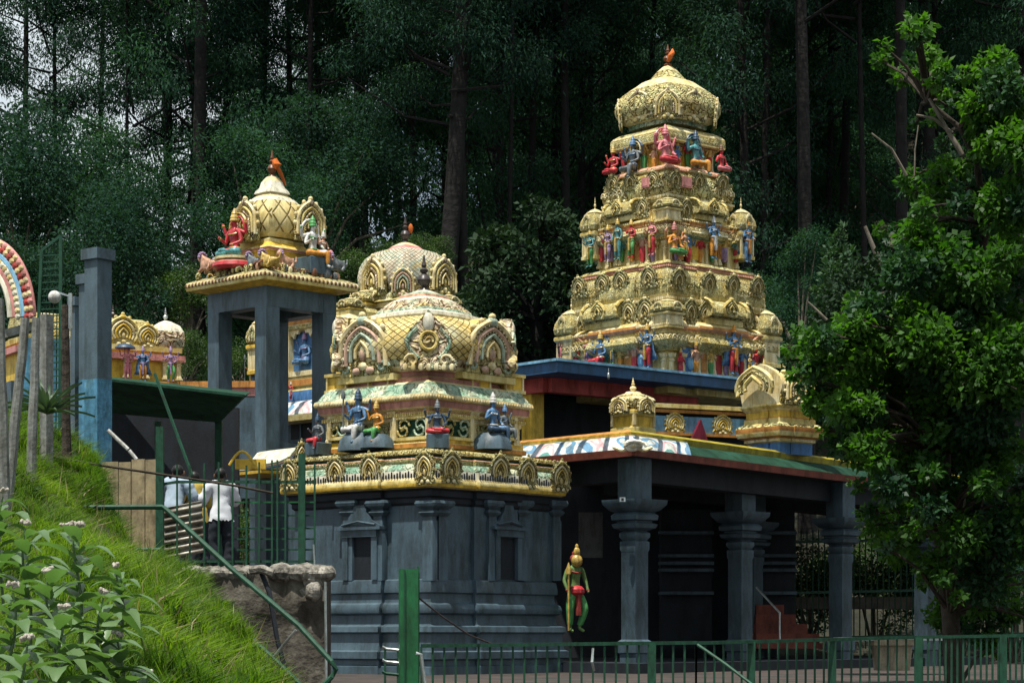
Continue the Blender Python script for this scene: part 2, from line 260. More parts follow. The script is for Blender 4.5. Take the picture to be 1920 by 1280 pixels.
# ------------------------------------------------------------------ buildings laid out on a turned square plan
PHI = [0, -PI/2, PI, PI/2]
class Bld:
    def __init__(s, name, label, cat, px, Yc, th, group=None):
        s.px = px; s.Y = Yc; s.th = R(th); s.s = Yc/F; s.k = math.sin(s.th)+math.cos(s.th); s.z0 = 1.0
        s.cx = (px-960)/F*Yc; s.root = empty(name, (s.cx, Yc, s.z0), s.th, label, cat, group)
    def h(s, W): return W*s.s/s.k
    def z(s, y, W=0): return EYE+(YH-y)/F*(s.Y-W*s.s)-s.z0
    def prof(s, L): return [(s.h(W), s.z(y, W)) for (W, y) in L]
    def profr(s, L, W0=None): return [(W*s.s, s.z(y, W if W0 is None else W0)) for (W, y) in L]
    def part(s, name, plan, L, m, ms=None, rnd=False, parent=None, smooth=35, side=False):     # side: heights read at the silhouette, not at the front corner
        mb = MB(); mb.loft(plan, s.profr(L) if rnd else [(s.h(W), s.z(y, 0 if side else W)) for (W, y) in L], m, ms); return mb.build(name, parent or s.root, smooth)
    def loc(s, side, t, h): return rot2((t, -h), PHI[side])
    def world(s, side, t, h, z):
        p = rot2(s.loc(side, t, h), s.th); return Vector((s.cx+p[0], s.Y+p[1], z+s.z0))
    def solve(s, side, px, h):
        lo, hi = -9, 9
        for _ in range(40):
            t = (lo+hi)/2; w = s.world(side, t, h, 0); q = 960+w.x/w.y*F
            if (q < px): lo = t
            else: hi = t
        return t
    def zat(s, side, t, h, py): w = s.world(side, t, h, 0); return EYE+(YH-py)/F*w.y-s.z0
    def orn(s, name, me, side, px, W, py, wpx, hpx, dep=1., tilt=0, out=0, mx=None, label=None):   # py = foot of the ornament
        h = s.h(W)+out; t = s.solve(side, px, h); z = s.zat(side, t, h, py); p = s.loc(side, t, h)
        cosf = abs(math.cos(s.th+PHI[side])); 
        o = inst(name, me, s.root, (p[0], p[1], z), (tilt, 0, PHI[side]), (wpx*s.s/cosf, wpx*s.s*1.2*dep, hpx*s.s)); 
        if label: o['label'] = label
        return o
# ornaments: unit width -.5..+.5, height 0..1, growing towards -y
def arch_pts(r, h, n=15, a0=-35, z0=0, sharp=.0):
    out = []
    for i in range(n+1):
        a = R(a0+(180-2*a0)*i/n); x = math.cos(a)*r; z = z0+math.sin(a)*h
        z += sharp*max(0, 1-abs(x)/r*1.6)**1.5
        out.append((x, z))
    return out
def nasi(name, mo, mi_, mc, mf=None, face=True, legs=False):
    mb = MB(); mf = mf or mo
    oc = arch_pts(.42, .42, 18, -10 if legs else -40, .44, .06); mb.poly([(.43 if legs else .36, 0)]+oc+[(-.43 if legs else -.36, 0)], -.10, .0, mf)
    for k, (r, hh, th, m) in enumerate(((.39, .39, .05, mo), (.29, .29, .042, mi_), (.20, .22, .036, mc), (.11, .13, .03, mo))):
        ap = arch_pts(r, hh, 14, 0 if legs else -42, .44-.03*k, .05)
        if legs: ap = [(r*1.04, .12+.05*k)]+ap+[(-r*1.04, .12+.05*k)]
        mb.tube([(x, -.12-.012*k, z) for x, z in ap], th*.9, m, 6)
        for x, z in ap[1:-1:1] if k in (0, 1) else (): mb.ball((x*.87, -.125-.012*k, .44+(z-.44)*.87), (.022, .02, .022), mo, 5, 3)
    mb.ball((0, -.13, .32), (.06, .05, .1), mi_, 8, 5)
    for i, (x, z) in enumerate(arch_pts(.455, .46, 10, -30, .42, .06)): mb.ball((x, -.08, z), (.055, .05, .06), mo, 6, 4)
    mb.ball((0, -.1, .86), (.11, .08, .08), mc, 8, 5); mb.ball((0, -.1, .95), (.06, .06, .06), mo, 6, 4)
    for sgn in (-1, 1):     # scrolls at the foot
        mb.tube([(sgn*(.34+.11*math.cos(a)*(1-q/16)), -.11, .11+.10*math.sin(a)*(1-q/16)) for q, a in enumerate([i*.5 for i in range(14)])], .026, mc, 5)
        mb.ball((sgn*.12, -.13, .07), (.08, .05, .06), mi_, 6, 4)
    if face: mb.ball((0, -.14, .14), (.08, .05, .07), mo, 6, 4)
    return mb.mesh(name, 60)
NAS_G = nasi('gable_arch', CARVE, GREENC, CREAM, CARVE); MROSE = M('muted_rose', (.50, .33, .24), scale=6); MSAGE = M('muted_sage', (.36, .44, .34), scale=6); NAS_P = nasi('gable_arch_pastel', CREAM, MROSE, MSAGE, CARVE, legs=True); NAS_K = nasi('gable_arch_carved', CARVE, CREAM, GOLD, CARVE)
NAS_C = nasi('gable_arch_cream', CREAM, GOLD, CARVEP, CARVE, legs=True); NAS_Y = nasi('gable_arch_yellow', GOLD, CREAM, YELLOW, GOLD)
def finial(mb, x, y, z0, h, m, r=.3, n=8):
    p = [(.30, 0), (.34, .05), (.2, .1), (.12, .15), (.30, .24), (.36, .33), (.28, .43), (.1, .5), (.2, .56), (.22, .6), (.09, .66), (.14, .72), (.08, .82), (.035, 1)]
    mb.loft(circ(n), [(q[0]*r*h, z0+q[1]*h) for q in p], m, c=(x, y))
def kuta(name, md, mn, mt):        # little square pavilion with bulbous roof
    mb = MB()
    mb.loft(SQ, [(.40, 0), (.40, .05), (.34, .06), (.34, .34), (.38, .35), (.44, .38), (.44, .42), (.36, .44)], mn, [None, None, mt, mt, mt, None, None])
    for a, b in ((-1, -1), (1, -1), (-1, 1)): mb.box((a*.34, b*.34, .20), (.07, .07, .28), mt)
    mb.loft(BSQ, [(.34, .44), (.42, .47), (.45, .53), (.42, .61), (.34, .68), (.24, .73), (.26, .745), (.14, .79), (.06, .81)], md, [None, None, None, None, None, mt, mt, None])
    finial(mb, 0, 0, .80, .2, mt, .7)
    for k in range(2):
        T = mb.T; mb.T = Matrix.Rotation(PHI[k], 4, 'Z') @ Matrix.Translation((0, -.46, .46))
        mb.tube([(x*.5, -.02, z*.26) for x, z in arch_pts(.4, .5, 8, -40, .4)], .03, mt, 5); mb.tube([(x*.28, -.02, z*.2+.03) for x, z in arch_pts(.4, .5, 8, -40, .4)], .025, md, 5); mb.T = T
    return mb.mesh(name)
KUT = kuta('corner_pavilion', GREENC, GOLD, CREAM); KUTG = kuta('corner_pavilion_gold', CARVE, YELLOW, CREAM)
def sala(name, md, mt, mp):        # barrel-roofed little shrine, width 1 (x), height 1
    mb = MB(); mb.box((0, .1, .09), (1, .6, .18), mt); mb.box((0, .1, .2), (1.06, .66, .05), mp)
    prof = [(-.30, .22), (-.36, .30), (-.36, .42), (-.28, .58), (-.14, .70), (.1, .76), (.3, .6), (.42, .3), (.42, .22)]
    n = len(prof); vs = [(-.46, a, b) for a, b in prof]+[(.46, a, b) for a, b in prof]
    mb.add(vs, [(i, i+n, i+1+n, i+1) for i in range(n-1)]+[tuple(range(n)), tuple(range(2*n-1, n-1, -1))], md)
    for x in (-.47, .47):
        mb.tube([(x, .02+a*.42, .22+b*.62) for a, b in arch_pts(.95, .62, 10, -20, .28)], .045, mt, 6)
    for x in (-.25, 0, .25): finial(mb, x, .08, .74, .26, mt, .5, 6)
    T = mb.T; mb.T = Matrix.Translation((0, -.34, .2)) @ Matrix.Diagonal((.42, .6, .55, 1))
    for k, (r, hh, th, m) in enumerate(((.42, .45, .07, mt), (.28, .3, .06, mp), (.14, .17, .05, mt))): mb.tube([(x, -.05-.02*k, z) for x, z in arch_pts(r, hh, 10, -50, .42, .08)], th, m, 5)
    mb.poly(arch_pts(.42, .45, 10, -50, .42), -.02, .3, md); mb.ball((0, -.06, .98), (.12, .1, .12), mt, 6, 4); mb.T = T
    return mb.mesh(name)
SAL = sala('barrel_pavilion', GREENC, GOLD, CARVE)
PIL = MB(); PIL.loft(SQ, [(.5, 0), (.5, .08), (.36, .1), (.36, .16), (.3, .18), (.3, .7), (.38, .72), (.42, .76), (.3, .79), (.3, .82), (.5, .88), (.55, .92), (.5, .93), (.62, 1)], CREAM); PILM = PIL.mesh('pilaster')
# ------------------------------------------------------------------ ground and hillside
def hill(x, y):
    if y < 50: z = 1.0 if y > 24 else max(0, (y-4)/20)
    else:
        t = (y-50)/70; k = .5+.5/(1+math.exp(-(x-2)/9)); z = 1.0+(t**1.15)*34*k
        if y > 120: z = 1.0+34*k+(y-120)*.12
    return z+(noise.noise(Vector((x*.08, y*.08, 0)))*1.2 if y > 54 else 0)
mb = MB(); xs = [-200, -120, -80, -55, -40, -30]+[-24+3*i for i in range(20)]+[40, 55, 80, 120, 200]; ys = [-30, 0, 4, 12, 24, 30, 40, 50]+[54+4*i for i in range(18)]+[130, 150, 180, 230, 300]
vs = [(x, y, hill(x, y)) for y in ys for x in xs]; n = len(xs)
j0 = ys.index(50)
mb.add(vs, [(j*n+i, j*n+i+1, (j+1)*n+i+1, (j+1)*n+i) for j in range(j0) for i in range(n-1)], GROUND)
tag(mb.build('ground', smooth=0), kind='structure')
mb = MB(); mb.add(vs, [(j*n+i, j*n+i+1, (j+1)*n+i+1, (j+1)*n+i) for j in range(j0, len(ys)-1) for i in range(n-1)], SOIL)
tag(mb.build('hillside', smooth=60), kind='structure')
# ------------------------------------------------------------------ THE GOLD TOWER
T = Bld('temple_tower', 'tall stepped gold temple tower with arches and figures, rising over the blue roof slab', 'temple tower', 1252, 47, 41)
T.part('lower_wall', REDENT, [(178, 735), (178, 642), (150, 642)], GOLD)
T.part('lower_cornice', REDENT, [(184, 655), (188, 650), (203, 642), (208, 634), (205, 628), (197, 622), (190, 618), (196, 615), (202, 608), (201, 603), (192, 599), (184, 597), (170, 596)], GREENC, [None, None, GREENC, GREENC, GREENC, CREAM, GOLD, SALMON, ORANGE, CREAM, GOLD, GOLD])
T.part('lower_attic', REDENT2, [(160, 600), (160, 575), (150, 572)], GOLD)
T.part('middle_cornice', REDENT2, [(156, 588), (160, 580), (170, 577), (172, 571), (180, 566), (182, 559), (176, 553), (179, 548), (181, 540), (178, 522), (171, 508), (163, 501), (158, 500), (163, 496), (165, 491), (158, 487), (150, 486)], GREENC, [GOLD, ORANGE, GOLD, SALMON, GOLD, CREAM, GOLD, GREENC, GREENC, GREENC, GREENC, GOLD, SALMON, ROSE, GREENC, GREENC])
T.part('middle_wall', REDENT, [(128, 490), (128, 436), (100, 436)], GOLD)
T.part('upper_cornice', REDENT, [(132, 446), (138, 441), (148, 435), (152, 428), (149, 423), (141, 418), (146, 414), (148, 408), (141, 404), (130, 403)], GREENC, [GOLD, MINT, GREENC, CREAM, GOLD, SALMON, ORANGE, GREENC, GOLD])
T.part('upper_attic', REDENT2, [(116, 405), (114, 372), (108, 370)], GOLD)
T.part('top_cornice', REDENT2, [(110, 384), (113, 378), (120, 374), (122, 368), (117, 363), (121, 358), (123, 348), (121, 335), (115, 324), (108, 318), (112, 315), (113, 311), (108, 308), (100, 307)], CARVE, [GOLD, GREENC, GREENC, GOLD, CARVE, CARVE, CARVE, CARVE, GREENC, GOLD, CREAM, SALMON, SALMON])
T.part('top_wall', REDENT2, [(82, 312), (82, 268), (70, 268)], YELLOW)
T.part('top_slab', SQ, [(82, 275), (90, 270), (92, 264), (104, 262), (108, 256), (107, 243), (102, 238), (92, 235), (84, 234)], GREENC, [ROSE, ROSE, CREAM, CREAM, GREENC, CREAM, GREENC, GREENC])
dome = T.part('dome', BSQ, [(72, 246), (74, 238), (84, 235), (92, 228), (98, 218), (100, 207), (97, 195), (89, 183), (74, 172), (58, 162), (48, 155)], CARVE, [MINT, CREAM, CREAM, CARVE, CARVE, CARVE, CARVE, CARVE, CREAM, CREAM], side=True)
T.part('dome_cap', BSQ, [(46, 153), (47, 147), (36, 143), (30, 139), (20, 130), (10, 124), (4, 122)], CARVE, [CREAM, CREAM, CARVE, CARVE, CREAM, CREAM])
mb = MB(); finial(mb, 0, 0, T.z(124), 40*T.s, BROWN, .62); fn = mb.build('finial', T.root)
mb = MB(); mb.tube([(-.05, -.05, T.z(118)), (-.03, -.1, T.z(108)), (.04, -.1, T.z(100)), (.1, -.04, T.z(92))], [.03, .06, .05, .02], RAG); mb.build('cloth_ribbon', fn)
for sd, W, ys, wd, n in ((0, 178, (698, 657), 15, 6), (1, 178, (698, 657), 15, 6), (0, 128, (489, 446), 12, 5), (1, 128, (489, 446), 12, 5), (0, 82, (311, 276), 10, 3), (1, 82, (311, 276), 10, 3)):
    h = T.h(W)*1.03
    for i in range(n+1):
        for dd in ((0,) if i in (0, n) else (-.13, .13)):
            t = (-1+2*i/n)*h*.93+dd; z = T.zat(sd, t, h, ys[0]+(6 if abs(t) > .6*h else 0)); p = T.loc(sd, t, h-.0)
            hh = (ys[0]-ys[1]+8)*T.s; inst('pilaster', PILM, T.root, (p[0], p[1], z-.1), (0, 0, PHI[sd]), (wd*T.s*.8, wd*T.s*.7, hh))
def panels(bl, sd, W, y0, y1, L, f=1.0):
    for px0, px1, m, nm in L:
        h = bl.h(W)*f; a = bl.solve(sd, px0, h); b = bl.solve(sd, px1, h); z0 = bl.zat(sd, (a+b)/2, h, y0); z1 = bl.zat(sd, (a+b)/2, h, y1)
        mb = MB(); mb.box((0, 0, (z1-z0)/2), (abs(b-a), .05, z1-z0), m)
        if nm == 'carved_panel': mb.tube([(x*abs(b-a), -.03, (z1-z0)*z) for x, z in arch_pts(.33, .35, 10, -30, .5)], .02, SBLUE, 5); mb.ball((0, -.03, (z1-z0)*.4), (.1, .05, .14), LBLUE)
        else: mb.box((0, -.02, (z1-z0)/2), (abs(b-a)*.7, .03, (z1-z0)*.7), m)
        p = bl.loc(sd, (a+b)/2, h); mb.build(nm, bl.root, loc=(p[0], p[1], z0), rot=(0, 0, PHI[sd]))
panels(T, 0, 178, 702, 652, [(1277, 1309, BLUE, 'carved_panel'), (1310, 1324, ORANGE, 'panel'), (1338, 1352, RED, 'panel'), (1396, 1420, BLUE, 'carved_panel')], 1.035)
panels(T, 1, 178, 694, 650, [(1193, 1214, BLUE, 'carved_panel'), (1172, 1190, ORANGE, 'panel'), (1120, 1135, RED, 'panel')], 1.035)
panels(T, 0, 128, 487, 444, [(1262, 1280, ORANGE, 'panel'), (1290, 1310, YELLOW, 'panel'), (1345, 1362, ORANGE, 'panel')], 1.035)
panels(T, 1, 128, 487, 444, [(1190, 1205, ORANGE, 'panel'), (1150, 1165, YELLOW, 'panel')], 1.035)
panels(T, 0, 123, 352, 332, [(1277, 1296, PINK, 'panel')], 1.05); panels(T, 1, 123, 352, 332, [(1204, 1218, PINK, 'panel')], 1.05)
# corner pavilions with bulbous roofs
def kut_at(bl, W, ybase, ytop, wpx, me=None, cs=((-1, -1), (1, -1), (-1, 1))):
    for (a, b) in cs:
        h = bl.h(W); s = Vector((a*h, b*h)); dep = bl.Y+rot2((a*h, b*h), bl.th)[1]
        z0 = EYE+(YH-ybase)/F*dep-bl.z0; z1 = EYE+(YH-ytop)/F*dep-bl.z0
        inst('corner_pavilion', me or KUT, bl.root, (s.x, s.y, z0), (0, 0, 0), (wpx*bl.s, wpx*bl.s, z1-z0))
kut_at(T, 178, 616, 548, 52, cs=((-1, -1),)); kut_at(T, 180, 690, 556, 54, cs=((1, -1), (-1, 1))); kut_at(T, 136, 488, 370, 46, cs=((1, -1), (-1, 1))); kut_at(T, 134, 416, 360, 44, cs=((-1, -1),))
def row(bl, sd, me, nm, W, L, wpx, hpx, tilt=0, dep=1., out=0):
    for px, y in L: bl.orn(nm, me, sd, px, W, y, wpx, hpx, dep, tilt, out)
row(T, 0, SAL, 'barrel_pavilion', 172, [(1346, 612)], 74, 62, out=-.02); row(T, 1, SAL, 'barrel_pavilion', 172, [(1142, 616)], 64, 62)
row(T, 0, NAS_G, 'gable_arch', 176, [(1290, 608), (1318, 612), (1395, 616)], 34, 52, R(6)); row(T, 1, NAS_G, 'gable_arch', 176, [(1215, 606), (1184, 610), (1108, 618)], 34, 52, R(6))
row(T, 0, NAS_G, 'gable_arch', 179, [(1268, 544), (1325, 551), (1370, 554), (1415, 558)], 31, 44, R(8)); row(T, 1, NAS_G, 'gable_arch', 179, [(1221, 541), (1168, 547), (1134, 553), (1090, 559)], 30, 44, R(8))
row(T, 0, SAL, 'barrel_pavilion', 130, [(1320, 416)], 56, 50); row(T, 1, SAL, 'barrel_pavilion', 130, [(1172, 417)], 50, 50)
row(T, 0, NAS_G, 'gable_arch', 136, [(1283, 412), (1350, 416)], 27, 42, R(6)); row(T, 1, NAS_G, 'gable_arch', 136, [(1208, 410), (1146, 416)], 25, 42, R(6))
row(T, 0, NAS_G, 'gable_arch', 121, [(1262, 354), (1306, 357), (1350, 361)], 28, 37, R(8)); row(T, 1, NAS_G, 'gable_arch', 121, [(1228, 354), (1186, 357), (1152, 361)], 26, 37, R(8))
row(T, 0, NAS_C, 'gable_arch', 92, [(1296, 228)], 58, 62, R(6), .6, .0); row(T, 1, NAS_C, 'gable_arch', 92, [(1202, 228)], 54, 62, R(6), .6, .0)
for a, b, ph in ((-1, -1, -PI/4), (1, -1, PI/4), (-1, 1, -3*PI/4)):
    h = T.h(90); inst('gable_arch', NAS_C, T.root, (a*h*.93, b*h*.93, T.z(222, 90)), (R(5), 0, ph), (.6, .45, .66))
for sd in (0, 1):       # row of little knobs above the salas
    for W, y, n, px in ((160, 578, 3, (1330, 1362) if sd == 0 else (1122, 1160)), (114, 376, 3, (1308, 1332) if sd == 0 else (1160, 1184))):
        mb = MB()
        for i in range(n):
            h = T.h(W)+.07; t = T.solve(sd, px[0]+(px[1]-px[0])*i/(n-1), h); p = T.loc(sd, t, h); finial(mb, p[0], p[1], T.zat(sd, t, h, y+8), .22, CREAM, .6, 6)
        mb.build('knob_row', T.root)
def beads(bl, nm, W, y, n, m, r, kind='ball', f=1.0, parent=None):
    h = bl.h(W)*f; mb = MB()
    for sd in (0, 1):
        for i in range(n):
            t = -h+2*h*(i+.5)/n; p = bl.loc(sd, t, h); z = bl.z(y, W)
            if kind == 'ball': mb.ball((p[0], p[1], z), (r, r, r*1.2), m, 6, 4)
            elif kind == 'dent': mb.box((p[0], p[1], z), (r*1.1, r*1.1, r*1.7), m)
            else:
                T0 = mb.T; mb.T = Matrix.Translation((p[0], p[1], z)) @ Matrix.Rotation(PHI[sd], 4, 'Z'); q_ = r*(.85+.3*((i*7) % 5)/5)
                mb.tube([(q_*math.cos(a), -.012, q_*1.25*math.sin(a)) for a in [R(-30+24*k) for k in range(11)]], r*.22, m, 5); mb.ball((0, -.01, 0), (r*.35, r*.3, r*.4), m, 6, 4); mb.T = T0
    return mb.build(nm, parent or bl.root)
for W, y, n, kd, r, m in ((205, 606, 60, 'ball', .022, CREAM), (206, 631, 26, 'scroll', .055, CREAM), (183, 653, 60, 'dent', .03, GOLD), (175, 573, 60, 'ball', .022, ROSE), (183, 556, 54, 'dent', .03, CREAM), (165, 497, 50, 'ball', .022, SALMON), (182, 530, 14, 'scroll', .07, CARVE),
                          (150, 406, 44, 'ball', .02, CREAM), (153, 424, 22, 'scroll', .045, CREAM), (134, 444, 40, 'dent', .026, GOLD), (124, 364, 44, 'dent', .026, CREAM), (114, 314, 36, 'ball', .02, SALMON), (124, 344, 16, 'scroll', .06, CREAM), (107, 259, 44, 'ball', .016, GOLD), (106, 242, 44, 'ball', .016, GOLD), (202, 620, 40, 'scroll', .03, GOLD), (180, 512, 40, 'scroll', .032, CREAM), (120, 328, 30, 'scroll', .03, GREENC), (148, 414, 36, 'dent', .02, CREAM), (92, 267, 30, 'dent', .022, GOLD), (173, 590, 30, 'scroll', .04, CREAM), (126, 392, 24, 'scroll', .035, CREAM)):
    beads(T, 'ornament_band', W, y, n, m, r, kd)
# small repeated figures between the large statues, part of the carving
for sd, W, y, px0, px1, n in ((0, 188, 700, 1262, 1460, 7), (1, 188, 692, 1232, 1066, 6), (0, 134, 488, 1256, 1392, 6), (1, 134, 486, 1234, 1118, 6), (0, 92, 312, 1260, 1340, 4), (1, 92, 314, 1236, 1160, 4)):
    for i in range(n):
        px = px0+(px1-px0)*(i+.5)/n; h = T.h(W)*1.02; t = T.solve(sd, px, h); p = T.loc(sd, t, h); mb = MB(); a_ = (SFLESH, STEAL, SRED, SGOLD, SBLUE)[(i*3+sd+n) % 5]; b_ = (SORG, SGREEN, SPURP, SRED)[(i+n) % 4]; g = 1.+.15*((i*5) % 3)
        mb.loft(circ(7), [(.035, 0), (.05, .1), (.06, .2), (.045, .24)], b_); mb.loft(circ(7), [(.045, .24), (.06, .34), (.07, .38), (.02, .42)], a_); mb.ball((0, 0, .47), (.038, .036, .045), a_, 7, 5); mb.loft(circ(6), [(.04, .49), (.03, .55), (.01, .6)], SGOLD)
        for s_ in (-1, 1): mb.tube([(s_*.06, 0, .37), (s_*.11, -.02, .29), (s_*(.05+.05*(i % 2)), -.07, .32+.06*(i % 2))], [.022, .018, .014], a_, 5)
        mb.build('relief_figure', T.root, loc=(p[0], p[1], T.zat(sd, t, h, y+4)), rot=(0, 0, PHI[sd]), scale=(g, g, g*.95))
# ------------------------------------------------------------------ blue roof slab building below the tower
C1 = at(1045, 690, 42.6); root = empty('blue_roofed_hall', (C1.x, C1.y, 1), 0, 'hall with a deep blue roof slab and red beam, under the gold tower', 'hall')
u = Vector((math.cos(R(40)), math.sin(R(40)), 0)); v = Vector((-math.sin(R(41)), math.cos(R(41)), 0)); L0 = Vector((0, 0, 0))
def zz(py, Y): return EYE+(YH-py)/F*Y-1.0
P = [L0, L0+u*7.5, L0+u*7.5+v*6, L0+v*6]; P = [L0+v*1.3+u*-.35*0, L0, L0+u*7.5, L0+u*7.5+v*6.5, L0+v*6.5]
mb = MB(); zt = zz(672, C1.y); pp = [(p.x, p.y) for p in (L0, L0+u*7.5, L0+u*7.5+v*6.5, L0+v*6.5)]
mb.slab(pp, zt-.25, zt, NAVY); q = [(p.x, p.y) for p in (L0-(u+v)*.02, L0+u*7.5-v*.02, L0+u*7.5-v*.0, L0)]
mb.bar(L0-v*.03-u*.03+Vector((0, 0, zt-.02)), L0+u*7.5-v*.03+Vector((0, 0, zt-.02)), .05, LBLUE); mb.bar(L0-u*.03-v*.03+Vector((0, 0, zt-.02)), L0+v*6.5-u*.03+Vector((0, 0, zt-.02)), .05, LBLUE)
mb.build('roof_slab', root)
mb = MB(); a = L0+u*.55+v*.9; zb = zt-.25
mb.bar(a+Vector((0, 0, zb-.14)), a+u*4.0+Vector((0, 0, zb-.14)), .25, REDB, .28); mb.bar(a+Vector((0, 0, zb-.14)), a+v*4+Vector((0, 0, zb-.14)), .25, REDB, .28); mb.build('red_beam', root)
mb = MB(); b1 = a-u*.0+v*.25; mb.box((b1.x-.12, b1.y+.3, (zb)/2-.1), (.32, .3, zb), YELLOW, R(40)); mb.build('yellow_column', root)
mb = MB(); c = L0+u*3.6+v*4.4; mb.box((c.x, c.y, zb/2-.02), (6.6, 2.6, zb), SLATED, R(40)); mb.build('back_wall', root)
mb = MB(); mb.ball((at(1141, 705, 43.2)-root.location).to_tuple(), (.03, .03, .07), STEEL); mb.bar(at(1141, 705, 43.2)-root.location, at(1141, 690, 43.2)-root.location, .012, STEEL); mb.build('ceiling_light', root)
# painted frieze wall in the shade of the slab
root = empty('painted_frieze_wall', at(1310, 800, 41.5), R(24), 'shaded painted frieze wall with blue panels and small arches behind the barrel-roofed shrine', 'wall')
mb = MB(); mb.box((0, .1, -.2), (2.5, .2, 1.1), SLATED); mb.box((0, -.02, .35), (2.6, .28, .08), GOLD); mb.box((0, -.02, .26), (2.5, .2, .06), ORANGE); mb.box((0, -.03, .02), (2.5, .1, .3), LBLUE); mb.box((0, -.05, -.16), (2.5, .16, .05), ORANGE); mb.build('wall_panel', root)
for x in (-.55, .45): inst('gable_arch', NAS_Y, root, (x, -.06, -.14), (0, 0, 0), (.45, .4, .42))
mb = MB(); mb.poly([(-.3, -.35), (.12, -.35), (-.06, .12)], -.2, -.12, M('maroon_cloth', (.16, .01, .03))); mb.build('maroon_canopy', root)
# ------------------------------------------------------------------ FRONT SHRINE
S = Bld('front_shrine', 'square shrine with slate walls, painted cornice and a big bulging gold dome', 'shrine', 795, 36, 50)
S.part('slate_wall', REDENT2, [(240, 1090), (240, 935), (230, 930)], SLATE)
S.part('plinth', REDENT2, [(268, 1300), (268, 1250), (262, 1247), (262, 1238), (272, 1235), (272, 1222), (264, 1219), (260, 1205), (260, 1188), (268, 1184), (266, 1174), (250, 1170), (247, 1160), (247, 1152), (258, 1148), (260, 1140), (256, 1132), (247, 1128), (245, 1120), (245, 1112), (251, 1109), (251, 1100), (248, 1086), (240, 1084)], SLATE)
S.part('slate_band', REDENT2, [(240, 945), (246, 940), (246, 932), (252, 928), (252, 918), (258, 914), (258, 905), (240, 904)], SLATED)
S.part('painted_cornice', REDENT2, [(256, 914), (266, 910), (268, 904), (266, 897), (262, 893), (262, 879), (256, 870), (247, 866), (250, 862), (250, 857), (243, 855), (243, 850), (247, 848), (245, 843), (235, 841), (200, 840)], GREENC,
       [GOLD, YELLOW, GOLD, CREAM, PALE, MINT, MINT, GREENC, GREENC, SALMON, DGREEN, GREENC, GREENC, GREENC, GREENC])
# little teeth under the painted cornice
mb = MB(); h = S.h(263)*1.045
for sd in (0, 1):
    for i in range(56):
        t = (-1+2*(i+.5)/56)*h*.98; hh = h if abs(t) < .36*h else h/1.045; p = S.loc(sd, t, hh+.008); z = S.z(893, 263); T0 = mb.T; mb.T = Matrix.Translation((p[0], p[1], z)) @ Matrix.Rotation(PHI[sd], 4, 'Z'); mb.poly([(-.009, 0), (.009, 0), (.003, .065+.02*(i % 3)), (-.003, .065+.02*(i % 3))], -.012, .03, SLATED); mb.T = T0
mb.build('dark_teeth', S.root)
S.part('upper_wall', SQ, [(184, 846), (184, 838), (192, 836), (192, 828), (186, 826), (186, 818), (180, 816), (180, 780), (150, 778)], YELLOW, [GOLD, GOLD, ORANGE, GOLD, YELLOW, GOLD, CARVE, GOLD])
S.part('upper_cornice', SQ, [(180, 787), (183, 784), (183, 778), (190, 776), (190, 770), (185, 768), (188, 764), (196, 760), (198, 752), (198, 747), (204, 745), (206, 740), (204, 735), (198, 733), (190, 724), (180, 715), (172, 712)], CREAM,
       [GOLD, CREAM, CREAM, SALMON, ROSE, GOLD, CREAM, ROSE, ROSE, GOLD, CREAM, CREAM, MINT, MINT, MINT, CREAM])
S.part('neck', BSQ, [(150, 716), (150, 706), (140, 704), (140, 692), (146, 688)], ROSE, [ROSE, GOLD, ROSE, GOLD])
S.part('dome', BSQ, [(138, 699), (144, 693), (154, 683), (166, 668), (174, 650), (176, 634), (170, 617), (157, 604), (137, 595), (112, 590)], SCALE, [ROSE, CREAM, CARVEP, SCALE, SCALE, SCALE, SCALE, SCALE, SCALE])
S.part('dome_cap', BSQ, [(104, 594), (110, 586), (108, 580), (90, 578), (88, 573), (76, 566), (62, 558), (48, 554), (46, 549), (30, 546), (14, 543), (8, 540)], CARVEP, [PALE, PALE, PALE, MINT, CARVEP, CARVEP, PALE, SALMON, MINT, PALE, PALE])
mb = MB(); finial(mb, 0, 0, S.z(548), 70*S.s, DARK, .52, 10); mb.build('finial', S.root)
# great face gables: deep ochre cheeks, layered arch in front
def big_gable(bl, sd, W, px, y0, wpx, hpx, dep):
    h = bl.h(W); t = bl.solve(sd, px, h+dep); z = bl.zat(sd, t, h, y0); p = bl.loc(sd, t, h+dep); c = abs(math.cos(bl.th+PHI[sd])); w_ = wpx*bl.s/c; hh = hpx*bl.s
    mb = MB(); oc = arch_pts(w_*.47, hh*.42, 16, -35, hh*.42, hh*.1); mb.poly([(w_*.42, 0)]+oc+[(-w_*.42, 0)], .0, dep+.3, GOLD)
    mb.box((0, dep/2+.1, -.06), (w_*1.1, dep+.35, .1), GOLD)
    g = mb.build('face_gable', bl.root, loc=(p[0], p[1], z), rot=(R(0), 0, PHI[sd]))
    inst('gable_arch', NAS_P, g, (0, 0, 0), (R(3), 0, 0), (w_*1.08, w_*.75, hh*1.0)); return g
big_gable(S, 1, 138, 690, 706, 100, 116, .2); big_gable(S, 0, 138, 911, 704, 88, 112, .2)
for px, sd in ((718, 1), (893, 0), (640, 1), (955, 0)):   # small ochre pier blocks of the neck
    h = S.h(152); t = S.solve(sd, px, h); p = S.loc(sd, t, h); z = S.zat(sd, t, h, 735)
    mb = MB(); mb.box((0, 0, .13), (.42, .2, .24), YELLOW); mb.box((0, -.01, .26), (.5, .26, .05), GOLD); mb.box((0, -.01, .0), (.5, .26, .05), GOLD)
    for x in (-.21, .21): mb.box((x, -.1, .13), (.035, .04, .24), CREAM)
    mb.build('neck_block', S.root, loc=(p[0], p[1], z), rot=(0, 0, PHI[sd]))
